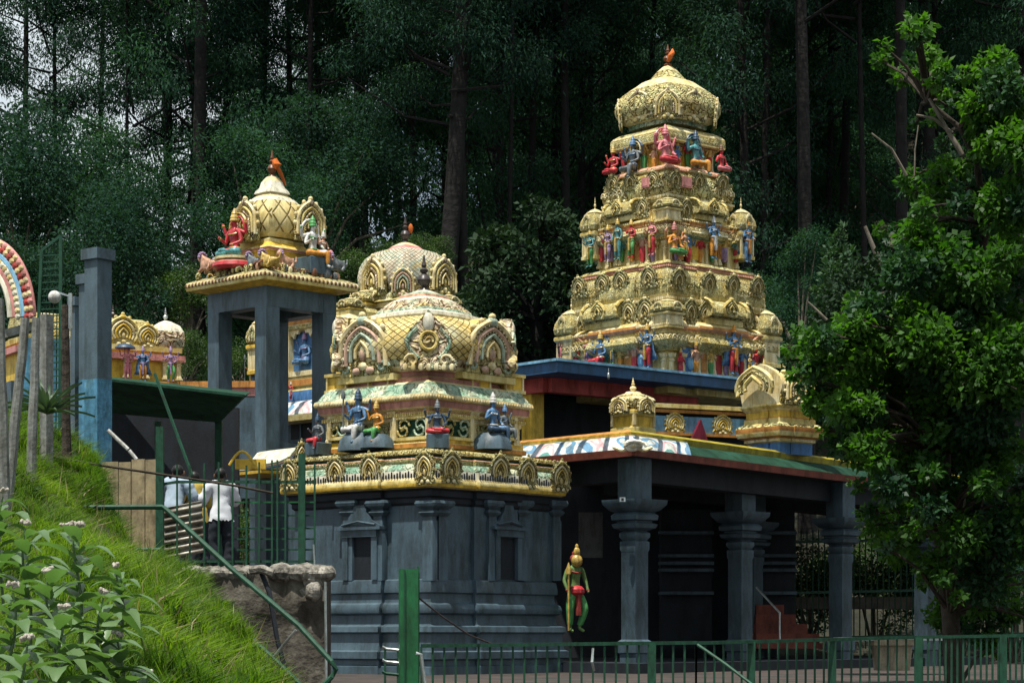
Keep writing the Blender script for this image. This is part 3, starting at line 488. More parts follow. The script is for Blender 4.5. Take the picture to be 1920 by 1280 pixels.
# ridge medallion bent over the front corner, left and right edge medallions
def medallion(bl, a, b, W, y0, hpx, wpx):
    h = bl.h(W); mb = MB(); hh = hpx*bl.s; w_ = wpx*bl.s
    for sgn in (-1, 1):
        mb.poly([(0, 0), (sgn*w_*.5, 0), (sgn*w_*.52, hh*.12), (sgn*w_*.36, hh*.28), (sgn*w_*.44, hh*.5), (sgn*w_*.33, hh*.68), (sgn*w_*.12, hh*.86), (0, hh)][::sgn], -.10, .1, CARVEP)
        mb.tube([(sgn*(w_*.18+w_*.2*math.sin(a_)), -.10, hh*(.18+.5*a_/3)) for a_ in [i*.3 for i in range(11)]], .03, MINT, 6)
        mb.tube([(sgn*(w_*.3+w_*.13*math.cos(a_)*(1-a_/8)), -.11, hh*(.14+.12*math.sin(a_)*(1-a_/8))) for a_ in [i*.5 for i in range(13)]], .024, CREAM, 5)
    mb.tube([(w_*.15*math.cos(a_), -.11, hh*.47+w_*.16*math.sin(a_)) for a_ in [i*PI/9 for i in range(19)]], .03, GOLD, 6); mb.ball((0, -.1, hh*.47), (w_*.11, .05, w_*.12), CARVEP, 10, 6)
    for i in range(7): mb.ball((w_*(-.42+.14*i), -.11, .03), (.045, .04, .06), CREAM, 6, 4)
    mb.ball((0, -.08, hh*.78), (w_*.12, .07, hh*.18), PALE, 8, 6)
    k = 1.03; return mb.build('corner_medallion', bl.root, loc=(a*h*k, b*h*k, bl.z(y0, W if (a, b) == (-1, -1) else 0)), rot=(R(-2), 0, math.atan2(b, a)+PI/2))
medallion(S, -1, -1, 157, 694, 108, 100); medallion(S, 1, -1, 152, 694, 98, 90); medallion(S, -1, 1, 152, 694, 98, 90)
# cornice arches of the front shrine
for sd, L in ((1, [(546, 920), (633, 916), (697, 911), (800, 907)]), (0, [(842, 906), (933, 910), (985, 916), (1048, 922)])):
    for px, y in L: S.orn('cornice_arch', NAS_K, sd, px, 262, y, 42, 64, .7, R(4), .02)
for W, y, n, kd, r, m in ((206, 741, 40, 'ball', .022, CREAM), (190, 773, 50, 'dent', .028, GOLD), (248, 846, 30, 'scroll', .035, GREENC), (146, 690, 44, 'ball', .028, CREAM), (187, 832, 30, 'scroll', .03, CREAM)): beads(S, 'ornament_band', W, y, n, m, r, kd)
# wall decoration: slate pilasters and niches
def slate_pil(bl, sd, px, W, y0, y1, wpx):
    h = bl.h(W)*1.045; t = bl.solve(sd, px, h); 
    if abs(t) > .36*h: h = bl.h(W); t = bl.solve(sd, px, h)
    z = bl.zat(sd, t, h, y0); z1 = bl.zat(sd, t, h, y1); H = z1-z; p = bl.loc(sd, t, h); mb = MB(); a = wpx*bl.s
    mb.loft(SQ, [(a*.5, 0), (a*.5, H*.74), (a*.42, H*.76), (a*.42, H*.80), (a*.62, H*.82), (a*.78, H*.85), (a*.62, H*.875), (a*.5, H*.885), (a*.62, H*.9), (a*.95, H*.93), (a*1.05, H*.965), (a*.95, H)], SLATE)
    mb.build('slate_pilaster', bl.root, loc=(p[0], p[1], z), rot=(0, 0, PHI[sd]), scale=(1, .55, 1))
for sd, L in ((1, (656, 712, 806)), (0, (826, 920, 976, 1040))):
    for px in L: slate_pil(S, sd, px, 240, 1088, 938, 24)
def niche(bl, sd, px, W, y0, y1, wpx):
    h = bl.h(W)*1.045; t = bl.solve(sd, px, h); z = bl.zat(sd, t, h, y0); H = bl.zat(sd, t, h, y1)-z; p = bl.loc(sd, t, h); a = wpx*bl.s/.68
    mb = MB(); mb.box((0, 0, H/2), (a, .012, H), SLATED)
    for x in (-a*.62, a*.62): mb.box((x, -.03, H*.52), (a*.24, .1, H*1.06), SLATE)
    mb.box((0, -.04, H*1.1), (a*1.5, .12, H*.16), SLATE); mb.box((0, -.05, H*1.22), (a*1.9, .16, H*.07), SLATE)
    mb.poly([(-a*.95, H*1.26), (a*.95, H*1.26), (a*.75, H*1.33), (a*.5, H*1.42), (a*.45, H*1.5), (a*.3, H*1.62), (a*.22, H*1.78), (-a*.22, H*1.78), (-a*.3, H*1.62), (-a*.45, H*1.5), (-a*.5, H*1.42), (-a*.75, H*1.33)], -.08, .02, SLATE)
    mb.tube([(-a*.7, -.1, H*1.3), (0, -.11, H*1.38), (a*.7, -.1, H*1.3)], .02, SLATE, 5)
    mb.build('wall_niche', bl.root, loc=(p[0], p[1], z), rot=(0, 0, PHI[sd]))
niche(S, 1, 680, 240, 1086, 1008, 40); niche(S, 0, 948, 240, 1086, 1008, 34)
# green scroll grilles on the upper wall
def grille(bl, sd, pa, pb, W, y0, y1, m):
    h = bl.h(W); a = bl.solve(sd, pa, h); b = bl.solve(sd, pb, h); w_ = abs(b-a); t = (a+b)/2; z = bl.zat(sd, t, h, y0); H = bl.zat(sd, t, h, y1)-z; p = bl.loc(sd, t, h); mb = MB()
    mb.box((0, 0, H/2), (w_, .02, H), DGREEN); n = max(2, int(w_/.28))
    for i in range(n):
        x0 = -w_/2+w_*(i+.5)/n
        for sg in (-1, 1): mb.tube([(x0+sg*.13*(1-q/15)*math.cos(q*.55), -.035, H/2+sg*H*.1+H*.36*(1-q/15)*math.sin(q*.55+(0 if sg > 0 else PI))) for q in range(13)], .02, MINT if i % 2 else GREENC, 5)
    for zz_ in (0, H): mb.box((0, -.02, zz_), (w_+.06, .08, .05), GOLD)
    for x in (-w_/2, w_/2): mb.box((x, -.02, H/2), (.07, .09, H*1.1), CREAM)
    mb.build('scroll_grille', bl.root, loc=(p[0], p[1], z), rot=(0, 0, PHI[sd]))
grille(S, 1, 744, 806, 181, 822, 782, MINT); grille(S, 0, 826, 880, 181, 822, 782, MINT); grille(S, 1, 622, 655, 181, 822, 782, MINT); grille(S, 0, 925, 962, 181, 822, 782, MINT)
for sd, L in ((1, (618, 660, 738)), (0, (886, 920, 966))):
    for px in L: S.orn('pilaster', PILM, sd, px, 180, 836, 14, 62, .8)
# ------------------------------------------------------------------ REAR SHRINE with pastel dome
B = Bld('rear_shrine', 'small pastel scaled dome with dark finial, half hidden behind the front shrine', 'shrine', 760, 45, 45)
B2 = Bld('rear_temple', 'painted gold temple storey with a wavy-arched blue niche, seen between the tall slate columns', 'temple', 668, 45.6, 45)
B2.part('lower_wall', SQ, [(200, 1300), (200, 770)], SLATE)
B2.part('painted_eave', SQ, [(200, 785), (225, 778), (227, 766), (213, 750), (198, 742), (188, 738)], PALE, [CREAM, GOLD, SWIRL, SWIRL, PALE])
B2.part('storey_base', REDENT2, [(188, 745), (188, 722), (182, 716), (188, 712), (188, 700), (176, 697)], YELLOW, [BLUE, GOLD, GOLD, ORANGE, GOLD])
B2.part('storey_wall', REDENT2, [(165, 702), (165, 600)], GOLD)
B2.part('storey_cornice', REDENT2, [(168, 610), (184, 603), (186, 596), (176, 588), (176, 580), (166, 574), (150, 572)], GREENC, [GOLD, GREENC, CREAM, GOLD, GREENC, GREENC])
B.part('drum', SQ, [(96, 720), (96, 575), (108, 570), (110, 562), (100, 556)], CREAM)
B.part('dome_base', BSQ, [(110, 560), (96, 556), (96, 548), (90, 545)], GREENC)
B.part('dome', BSQ, [(80, 556), (88, 540), (90, 520), (86, 502), (76, 486), (58, 474), (50, 472)], SCALEP, [CARVEP, SCALEP, SCALEP, SCALEP, SCALEP, PALE], side=True)
B.part('dome_cap', BSQ, [(46, 474), (48, 469), (36, 464), (26, 458), (12, 454)], PINK, [PALE, CREAM, PINK, CREAM])
mb = MB(); finial(mb, 0, 0, B.z(458), 54*B.s, DARK, .5, 10); fb = mb.build('finial', B.root)
mb = MB(); mb.ball((.1, -.05, B.z(428)), (.05, .05, .1), RAG); mb.build('cloth_ribbon', fb)
for sd, L in ((1, [(705, 556)]), (0, [(827, 556)])):
    for px, y in L: B.orn('face_arch', NAS_C, sd, px, 88, y, 50, 78, 1.3, 0, .12)
h = B.h(86); inst('corner_arch', NAS_P, B.root, (-h*.98, -h*.98, B.z(556, 86)), (R(4), 0, -PI/4), (.52, .6, .62))
kut_at(B2, 150, 602, 548, 44, KUTG, ((-1, -1),))
for px, W, y0, y1, w_ in ((688, 112, 602, 530, 58), (838, 112, 602, 540, 46)):
    x = (px-760)*B.s; sd = 1 if x < 0 else 0; h = B.h(W); t = B.solve(sd, px, h); p = B.loc(sd, t, h); z0 = B.zat(sd, t, h, y0); z1 = B.zat(sd, t, h, y1); inst('corner_pavilion', KUTG, B.root, (p[0], p[1], z0), (0, 0, 0), (w_*B.s, w_*B.s, z1-z0))
B2.orn('corner_pavilion', KUTG, 1, 488, 186, 702, 34, 128, 1)
# niche with wavy arch on the left face
h = B2.h(165)*1.05; t = B2.solve(1, 573, h); z = B2.zat(1, t, h, 698); p = B2.loc(1, t, h); mb = MB()
mb.box((0, .02, .48), (.72, .05, .95), BLUE); mb.box((0, -.06, -.04), (.95, .26, .1), CREAM); mb.box((0, -.06, -.13), (.85, .2, .08), GOLD)
for x in (-.4, .4): mb.box((x, -.06, .47), (.07, .14, .95), CREAM); mb.box((x*1.2, -.04, .47), (.06, .1, .95), ORANGE)
mb.poly([(-.36, .95), (-.36, .72), (-.3, .74), (-.26, .68), (-.2, .78), (-.12, .76), (-.08, .86), (0, .92), (.08, .86), (.12, .76), (.2, .78), (.26, .68), (.3, .74), (.36, .72), (.36, .95)], -.1, -.05, CREAM); mb.box((0, -.06, 1.0), (1.1, .2, .1), ORANGE); mb.box((0, -.08, 1.08), (1.2, .26, .07), GOLD)
mb.build('figure_niche', B2.root, loc=(p[0], p[1], z), rot=(0, 0, PHI[1]))
B2.orn('pilaster', PILM, 1, 530, 166, 702, 16, 96); B2.orn('pilaster', PILM, 1, 545, 172, 702, 12, 96)
for px in (500, 520): B2.orn('pilaster', PILM, 1, px, 168, 702, 10, 96)
for px0, px1 in ((474, 492), (546, 585)):
    h = B2.h(200); a = B2.solve(1, px0, h); b = B2.solve(1, px1, h); z0 = B2.zat(1, a, h, 828); mb = MB(); w_ = abs(b-a); mb.box((0, 0, .3), (w_, .02, .55), BLACK); mb.box((0, -.01, .0), (w_+.1, .06, .06), SLATE); mb.box((0, -.01, .6), (w_+.1, .06, .06), SLATE)
    mb.box((0, -.02, .3), (.03, .03, .55), SLATE); p = B2.loc(1, (a+b)/2, h); mb.build('window', B2.root, loc=(p[0], p[1], z0), rot=(0, 0, PHI[1]))
# ------------------------------------------------------------------ OPEN PAVILION on four tall slate columns
V = Bld('column_pavilion', 'four tall slate columns carrying a scalloped slab and a small latticed gold dome', 'pavilion', 510, 39, 46)
cw = 32*V.s
for a, b in ((-1, -1), (1, -1), (-1, 1), (1, 1)):
    hh = V.h(120)-cw/2; mb = MB(); mb.box((a*hh, b*hh, V.z(535)/2-.35), (cw, cw, V.z(535)+.6), SLATE); mb.build('column', V.root)
mb = MB(); hb = V.h(121); zb0, zb1 = V.z(572, 120), V.z(527, 120)
for sd in range(4):
    mb.T = Matrix.Rotation(PHI[sd], 4, 'Z'); mb.box((0, -hb+cw/2+.0, (zb0+zb1)/2), (2*hb-(.0 if sd % 2 else 2*cw), cw*.96, zb1-zb0), SLATE)
mb.T = Matrix(); mb.build('ring_beam', V.root)
mb = MB(); z0, z1 = V.z(858, 120), V.z(826, 120)
for sd in range(4): mb.T = Matrix.Rotation(PHI[sd], 4, 'Z'); mb.box((0, -hb+cw/2, (z0+z1)/2), (2*hb-2*cw-.004, cw*.8, z1-z0), SLATE)
mb.build('tie_beam', V.root)
V.part('roof_slab', SQ, [(118, 535), (150, 524), (160, 522), (163, 512), (160, 506), (120, 500)], CREAM, [YELLOW, YELLOW, GOLD, CREAM, CARVE])
mb = MB(); h = V.h(162)
for sd in (0, 1):
    for i in range(46):
        t = -h+2*h*(i+.5)/46; p = V.loc(sd, t, h); mb.ball((p[0], p[1], V.z(512, 162)), (.028, .028, .035), CREAM if i % 2 else BROWN, 6, 4)
mb.build('scalloped_edge', V.root)
rc = random.Random(8); mb = MB()
for sd in (0, 1):
    for i in range(70):
        h = V.h(rc.uniform(104, 146)); t = h*rc.uniform(-.95, .95); p = V.loc(sd, t, h); r = rc.uniform(.03, .075); zb = V.z(503, 140)
        if i % 3: mb.ball((p[0], p[1], zb+r*.8), (r, r, r*1.3), (CARVE, SFLESH, SGREY, BROWN, CREAM)[i % 5], 6, 4)
        else: mb.tube([(p[0]+r*1.2*math.cos(k*.7)*(1-k/12), p[1]+.01*k, zb+r+r*1.2*math.sin(k*.7)*(1-k/12)) for k in range(9)], r*.35, (CARVE, BROWN, CREAM)[(i//3) % 3], 5)
mb.build('carved_foliage', V.root)
V.part('drum', REDENT2, [(84, 506), (84, 496), (76, 494), (76, 488), (70, 486), (66, 480), (66, 468), (74, 466), (76, 461), (70, 458), (60, 452), (60, 446), (52, 444)], GOLD, [CREAM, CREAM, ROSE, YELLOW, GOLD, YELLOW, CREAM, ROSE, GOLD, YELLOW, GOLD, GOLD])
V.part('dome', BSQ, [(54, 452), (62, 443), (66, 428), (65, 410), (58, 394), (49, 382), (41, 375)], LATT, [GOLD, LATT, LATT, LATT, LATT, PALE], side=True)
V.part('dome_cap', BSQ, [(43, 378), (45, 372), (37, 366), (28, 361), (34, 358), (31, 353), (24, 348), (20, 338), (12, 331), (6, 328)], PALE, [PALE, PALE, CREAM, PALE, PALE, PALE, PALE, CREAM, PALE])
mb = MB(); finial(mb, 0, 0, V.z(334), 52*V.s, BROWN, .5, 10); fv = mb.build('finial', V.root)
mb = MB(); mb.tube([(0, -.07, V.z(318)), (.03, -.1, V.z(310)), (.0, -.07, V.z(300))], [.04, .085, .05], RAG); mb.tube([(.03, -.1, V.z(314)), (.12, -.1, V.z(326)), (.2, -.12, V.z(346))], [.04, .035, .02], RAG); mb.build('cloth_ribbon', fv)
V.orn('face_arch', NAS_C, 1, 466, 64, 454, 56, 84, 1.2, 0, .06); V.orn('face_arch', NAS_C, 0, 577, 64, 454, 56, 84, 1.2, 0, .06)
root = empty('scroll_eave_corner', at(515, 880, 37.2), R(40), 'pale upturned eave corner with painted scrolls and a carved end, left of the painted cornice', 'eave')
mb = MB(); pf = [(-.45, -.02), (-.45, .03), (-.1, .10), (.12, .2), (.26, .36), (.36, .38), (.38, -.02)]; mb.poly(pf, -.25, .9, PALE); mb.build('eave_body', root)
mb = MB(); mb.poly([(x, z-.07) for x, z in [(-.45, -.02), (-.45, .03), (.38, .03), (.38, -.02)]], -.27, .92, YELLOW); mb.build('gold_edge', root)
for k in range(3): mb = MB(); mb.tube([(x, -.27, z+.01-.035*k) for x, z in pf[1:5]], .014, (MSAGE, MROSE, BLUE)[k], 5); mb.build('painted_line', root)
inst('carved_end', NAS_K, root, (.34, -.26, -.1), (0, 0, 0), (.3, .3, .62))
# ------------------------------------------------------------------ LEFT TEMPLE behind the green shed roof
Lf = Bld('left_temple', 'low gold temple with barrel vault and small white-topped dome above the green shed roof', 'temple', 262, 44, 30)
mb = MB(); mb.box((-1.0, 0, Lf.z(735)/2), (3.6, 1.4, Lf.z(735)), SLATE); mb.build('lower_wall', Lf.root)
mb = MB(); mb.box((-1.0, 0, Lf.z(695)), (3.2, 1.1, .75), YELLOW); mb.box((-1.0, 0, Lf.z(676)), (3.4, 1.3, .12), PINK); mb.box((-1.0, 0, Lf.z(660)), (3.3, 1.2, .10), GOLD); mb.build('upper_wall', Lf.root)
for x in (-.9, -.5, -.1, .3, .58): inst('pilaster', PILM, Lf.root, (x, -.57, Lf.z(716)), (0, 0, 0), (.14, .14, .4))
mb = MB(); sc = 1.0
prof = [(-.45, 0), (-.52, .1), (-.5, .3), (-.35, .5), (0, .6), (.35, .5), (.5, .3), (.45, 0)]; z0 = Lf.z(657); n = len(prof)
mb.add([(-2.5, a, z0+b) for a, b in prof]+[(.05, a, z0+b) for a, b in prof], [(i, i+n, i+1+n, i+1) for i in range(n-1)]+[tuple(range(n)), tuple(range(2*n-1, n-1, -1))], GREENC); mb.build('barrel_vault', Lf.root)
for x in (-.95, -.75, -.55): mb = MB(); finial(mb, x, 0, z0+.58, .28, DARK, .5, 6); mb.build('finial', Lf.root)
inst('face_arch', NAS_Y, Lf.root, (-.55, -.5, z0-.02), (0, 0, 0), (.75, .6, .66)); inst('face_arch', NAS_Y, Lf.root, (-.05, -.5, z0-.02), (0, 0, 0), (.55, .6, .52))
mb = MB(); mb.loft(BSQ, [(.24, Lf.z(660)), (.27, Lf.z(655)), (.29, Lf.z(640)), (.28, Lf.z(625)), (.22, Lf.z(613)), (.1, Lf.z(605)), (.03, Lf.z(602))], CARVEP, [ORANGE, CARVEP, CARVEP, PALE, PALE, PALE], c=(.42, -.3)); dm = mb.build('small_dome', Lf.root)
mb = MB(); finial(mb, .42, -.3, Lf.z(604), .28, STEEL, .5, 8); mb.build('finial', dm)
root = empty('low_parapet', at(380, 722, 43), R(-4), 'orange and pink banded parapet wall of the temple beside the tall columns', 'wall')
mb = MB(); mb.box((.2, 0, 0), (2.0, .3, .12), ORANGE); mb.build('coping', root); mb = MB(); mb.box((.2, .02, -.14), (2.0, .26, .16), PINK); mb.box((.2, .02, -1.2), (2.0, .24, 1.95), SLATE); mb.build('wall_body', root)
# ------------------------------------------------------------------ GREEN SHED with dark shelter below
root = empty('green_shed', at(330, 760, 32), 0, 'dark shelter with a sloping dark green sheet roof, left of the tall slate columns', 'shed')
def q(px, py, Y): return at(px, py, Y)-root.location
mb = MB(); a, b, c, d, e, f = q(150, 706, 31), q(458, 742, 30.5), q(412, 792, 32.5), q(150, 770, 33.5), q(470, 735, 35), q(150, 700, 36)
mb.add([a, b, c, d], [(0, 1, 2, 3)], DGREEN); mb.add([a, b, e, f], [(3, 2, 1, 0)], DGREEN); mb.add([d, c, e, f], [(0, 1, 2, 3)], DGREEN); mb.add([b, c, e], [(0, 1, 2)], DGREEN); mb.add([a, d, f], [(0, 1, 2)], DGREEN)
mb.bar(a, b, .035, DGREEN); mb.build('sheet_roof', root, None)
mb = MB(); mb.bar(q(296, 790, 32), q(296, 1100, 32), .08, METG); mb.build('post', root); mb = MB(); mb.bar(q(410, 790, 33), q(410, 1080, 33), .1, METG); mb.build('post', root)
mb = MB(); mb.bar(q(290, 700, 30.4), q(360, 890, 30.0), .03, METG); mb.build('brace', root)
mb = MB(); mb.box(q(250, 940, 36), (3.4, .15, 3.0), SLATED); mb.build('back_wall', root)  # wall coloured near-black, shade under the roof put into the paint
# ------------------------------------------------------------------ HALL with slate columns (open mandapa)
C0 = at(1190, 848, 35.2); CR = at(1836, 930, 46); CL = at(945, 870, 37.6)
root = empty('columned_hall', (C0.x, C0.y, 1.0), 0, 'open hall with heavy slate columns under a painted scroll eave and yellow ridge', 'hall')
O = Vector((C0.x, C0.y, 1.0)); e0 = C0-O; er = CR-O; el = CL-O; dr = (er-e0).normalized(); dl = (el-e0).normalized()
er2 = e0+(er-e0)*1.0; back = er2+Vector((-6.2, 6.5, 0)); 
mb = MB(); ze = e0.z
def inpt(k, dz): return [e0+(dr+dl)*k+Vector((0, 0, dz)), er2+dl*k+Vector((0, 0, dz+(ze-er2.z))), el+dr*k+Vector((0, 0, dz+(ze-el.z)))]
# fascia strip, curved painted eave, yellow ridge: lofted along the two visible edges
def strip(k0, z0, k1, z1, m, i0, i1, s0=0., s1=1., nm=None, segs=6, curve=0):
    A0, R0, L0_ = inpt(k0, z0); A1, R1, L1_ = inpt(k1, z1); p, q_ = ((A0, A1), (R0, R1)) if i0 == 0 else ((L0_, L1_), (A0, A1))
    mb = MB(); vs = []; us = []; fs = []; ln = (q_[0]-p[0]).length
    for a_ in (s0, s1):
        P0 = p[0]+(q_[0]-p[0])*a_; P1 = p[1]+(q_[1]-p[1])*a_
        for j in range(segs+1):
            f_ = j/segs; P_ = P0.lerp(P1, f_)+Vector((0, 0, curve*math.sin(f_*PI))); vs.append(P_); us.append((a_*ln, f_*(P1-P0).length))
    n = segs+1
    for j in range(segs): fs.append((j, n+j, n+j+1, j+1))
    mb.add(vs, fs, m, [[us[q] for q in f_] for f_ in fs]); return mb
def addstrip(nm, *a, **k): mb = strip(*a, **k); return mb.build(nm, root, 50)
for i0 in (0, 1):
    addstrip('eave_fascia', 0, -.05, -.02, .07, MAROON, i0, 0)
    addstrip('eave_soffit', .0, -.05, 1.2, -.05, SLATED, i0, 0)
addstrip('painted_eave', -.02, .07, .38, .32, SWIRL, 1, 0, curve=.08); addstrip('painted_eave', -.02, .07, .38, .32, SWIRL, 0, 0, 0, .13, curve=.08); addstrip('green_eave', -.02, .07, .40, .28, DGREEN, 0, 0, .13, 1, curve=.03)
for i0, m, m2 in ((0, OLIVE, OLIVE), (1, ORANGE, YELLOW)):
    addstrip('ridge_moulding', .40, .27, .38, .38, m2, i0, 0); addstrip('ridge_moulding', .38, .38, .5, .43, m, i0, 0)
A, Rr, Ll = inpt(.5, .43); 
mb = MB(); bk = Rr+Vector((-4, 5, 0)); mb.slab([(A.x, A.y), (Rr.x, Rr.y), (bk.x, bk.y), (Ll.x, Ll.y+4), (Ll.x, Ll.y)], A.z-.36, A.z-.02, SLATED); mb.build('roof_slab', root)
mb = MB(); p1 = inpt(.55, -.25); 
for (x, y) in ((p1[0], p1[1]), (p1[0], p1[2])): mb.bar(Vector((x.x, x.y, ze-.22)), Vector((y.x, y.y, ze-.22)), .34, SLATED, .36)
p2 = inpt(2.6, -.25); mb.bar(Vector((p2[0].x, p2[0].y, ze-.22)), Vector((p2[1].x, p2[1].y, ze-.22)), .3, SLATED, .36)
mb.build('beam', root)
mb = MB(); c = at(1188, 840, 35.0)-O
mb.ball(c+Vector((0, .12, .06)), (.16, .1, .1), PALE); mb.tube([c+Vector((.2*math.cos(a_)*(1-a_/9), .0+.1*a_/6, .03+.1*math.sin(a_)*(1-a_/9))) for a_ in [i*.5 for i in range(13)]], .03, PALE, 6)
mb.tube([c+Vector((x, .04+abs(x)*.9, .01+.03*math.cos(x*20))) for x in [-.3+.05*i for i in range(13)]], .03, CREAM, 6); mb.build('corner_scroll', root)
def column(px, Y, scale=1., rz=45):
    b = at(px, 1190, Y)-O; z1 = EYE+(YH-940)/F*35.8-1.0; mb = MB(); k = scale*.8
    mb.loft(SQ, [(.21*k, -.1), (.21*k, .30), (.24*k, .32), (.24*k, .5), (.19*k, .53), (.19*k, z1-.8), (.21*k, z1-.76), (.21*k, z1-.64), (.17*k, z1-.62), (.22*k, z1-.56), (.22*k, z1-.50), (.17*k, z1-.47), (.17*k, z1-.44)], SLATE)
    mb.loft(SQ, [(q_*k, z_) for q_, z_ in [(.19, z1-.46), (.30, z1-.42), (.33, z1-.36), (.25, z1-.33), (.25, z1-.31), (.33, z1-.29), (.34, z1-.22), (.30, z1-.19), (.28, z1-.17), (.36, z1-.14), (.46, z1-.04), (.47, z1+.03), (.24, z1+.04), (.24, ze-.05)]], SLATE)
    mb.build('column', root, loc=(b.x, b.y, 0), rot=(0, 0, R(rz)))
column(1190, 35.9); column(1388, 39.5); column(1576, 41.5); column(1735, 43.5); column(1410, 43, rz=50)
mb = MB(); f0 = inpt(-.25, 0); mb.slab([(f0[0].x, f0[0].y), (f0[1].x, f0[1].y), (f0[1].x-4, f0[1].y+5), (f0[2].x, f0[2].y+4), (f0[2].x, f0[2].y)], -.2, .16, SLATED); mb.build('floor_platform', root)  # floor in near-black slate, the hall's shadow is in its colour
mb = MB()
def wbox(px0, px1, py0, py1, Y, m, dep=.3):
    a = at(px0, py0, Y)-O; b = at(px1, py1, Y)-O; mb.box(((a.x+b.x)/2, Y-O.y+dep/2, (a.z+b.z)/2), (abs(b.x-a.x), dep, abs(b.z-a.z)), m)
wbox(1040, 1460, 870, 1235, 44.5, SLATED); mb.build('back_wall', root)  # wall darkened by colour to hold the shade of the interior
mb = MB()
for (x0, x1) in ((1240, 1335), (1415, 1490)):
    wbox(x0, x1, 1215, 955, 43.2, SLATED, .6)
    for y_ in (995, 1038, 1052, 1065, 1108): wbox(x0-4, x1+4, y_+6, y_, 43.0, SLATE, .3)
mb.build('inner_plinth', root)
mb = MB(); 
for i in range(5): wbox(1418+0*i, 1470+(4-i)*22, 1215, 1205-18*i, 41.8+.25*i, MAROON, 1.4)
mb.build('red_steps', root)
mb = MB(); hr = [at(1418, 1100, 41), at(1462, 1148, 40.6), at(1462, 1200, 40.6)]; mb.tube([p_-O for p_ in hr], .02, STEEL, 6); mb.build('handrail', root)
mb = MB(); wbox(1085, 1130, 1045, 960, 41.5, M('grey_notice', (.11, .11, .11)), .03); mb.build('notice_board', root)
mb = MB(); p_ = at(1125, 850, 37)-O; mb.bar(p_+Vector((0, 0, .1)), p_+Vector((0, 0, -.45)), .02, STEEL); mb.ball(p_+Vector((0, 0, -.24)), (.03, .03, .04), STEEL); mb.build('hanging_lamp', root)
mb = MB(); p_ = at(1167, 936, 35.4)-O; mb.box(p_, (.09, .06, .07), STEEL); mb.box(p_+Vector((0, -.035, 0)), (.04, .01, .04), BLACK); mb.build('switch_box', root)
# ------------------------------------------------------------------ roof shrines standing on the hall
K = Bld('roof_shrine', 'small square shrine with mushroom-like gold dome, on the corner of the hall roof', 'shrine', 1187, 37.2, 45)
K.part('base', SQ, [(44, 816), (42, 800), (38, 798), (38, 776), (34, 774)], YELLOW, [GOLD, GOLD, YELLOW, GOLD])
for a, b in ((-1, -1), (1, -1), (-1, 1)): h = K.h(38); mb = MB(); mb.box((a*h, b*h, (K.z(800)+K.z(776))/2), (.05, .05, K.z(776)-K.z(800)), CREAM); mb.build('corner_post', K.root)
K.part('dome', BSQ, [(38, 778), (42, 774), (42, 768), (37, 766), (40, 762), (42, 756), (42, 746), (38, 742), (26, 738), (16, 736), (13, 733)], CARVE, [GOLD, GOLD, YELLOW, CARVE, CARVE, CARVE, CREAM, CARVE, CREAM, CREAM])
for px, sd in ((1163, 1), (1209, 0)): K.orn('dome_arch', NAS_C, sd, px, 40, 776, 36, 34, 1., 0, .03)
mb = MB(); finial(mb, 0, 0, K.z(738), 30*K.s, CREAM, .6, 10); mb.build('finial', K.root)
G = Bld('barrel_shrine', 'gold shrine with barrel-vaulted roof and orange base on the right end of the hall', 'shrine', 1462, 40.5, 38)
G.part('base', REDENT2, [(60, 850), (60, 828), (66, 825), (66, 820), (78, 815), (82, 806), (82, 797), (74, 792), (66, 790), (66, 782), (62, 780), (62, 768), (68, 764), (74, 758), (70, 754)], GOLD, [BLUE, GOLD, CREAM, ORANGE, GOLD, ORANGE, CARVE, GOLD, GOLD, ORANGE, YELLOW, CREAM, GOLD, GOLD])
mb = MB(); hg = G.h(70); z0 = G.z(758, 60)
prof = [(-hg, 0), (-hg*1.1, .12), (-hg*1.08, .32), (-hg*.8, .52), (-.1, .6), (.2, .6), (hg*.8, .5), (hg, 0)]; n = len(prof)
mb.add([(-hg*1.0, a, z0+b) for a, b in prof]+[(hg*1.7, a, z0+b) for a, b in prof], [(i, i+n, i+1+n, i+1) for i in range(n-1)]+[tuple(range(n)), tuple(range(2*n-1, n-1, -1))], CARVE, ); mb.build('barrel_vault', G.root)
mb = MB(); mb.poly([(hg*.95, 0)]+arch_pts(hg*1.15, .34, 14, -25, .34, .08)+[(-hg*.95, 0)], 0, .12, CREAM); mb.build('end_gable', G.root, loc=(-hg*1.02, 0, z0), rot=(0, 0, -PI/2))
for k, (r, m) in enumerate(((.95, GOLD), (.7, CARVE), (.42, GOLD))): mb = MB(); mb.tube([(-hg*1.08-.12-.02*k, x, z0+z_) for x, z_ in arch_pts(hg*r, .32*r, 12, -25, .32, .06)], .045, m, 6); mb.build('arch_moulding', G.root)
for x in (-.5, 0, .5): mb = MB(); finial(mb, x+.1, 0, z0+.56, .3, GOLD, .55, 8); mb.build('finial', G.root)
inst('face_arch', NAS_C, G.root, (-.12, -hg*1.08, z0), (R(-3), 0, 0), (.66, .6, .62)); inst('face_arch', NAS_C, G.root, (.62, -hg*1.08, z0), (R(-3), 0, 0), (.5, .5, .5))
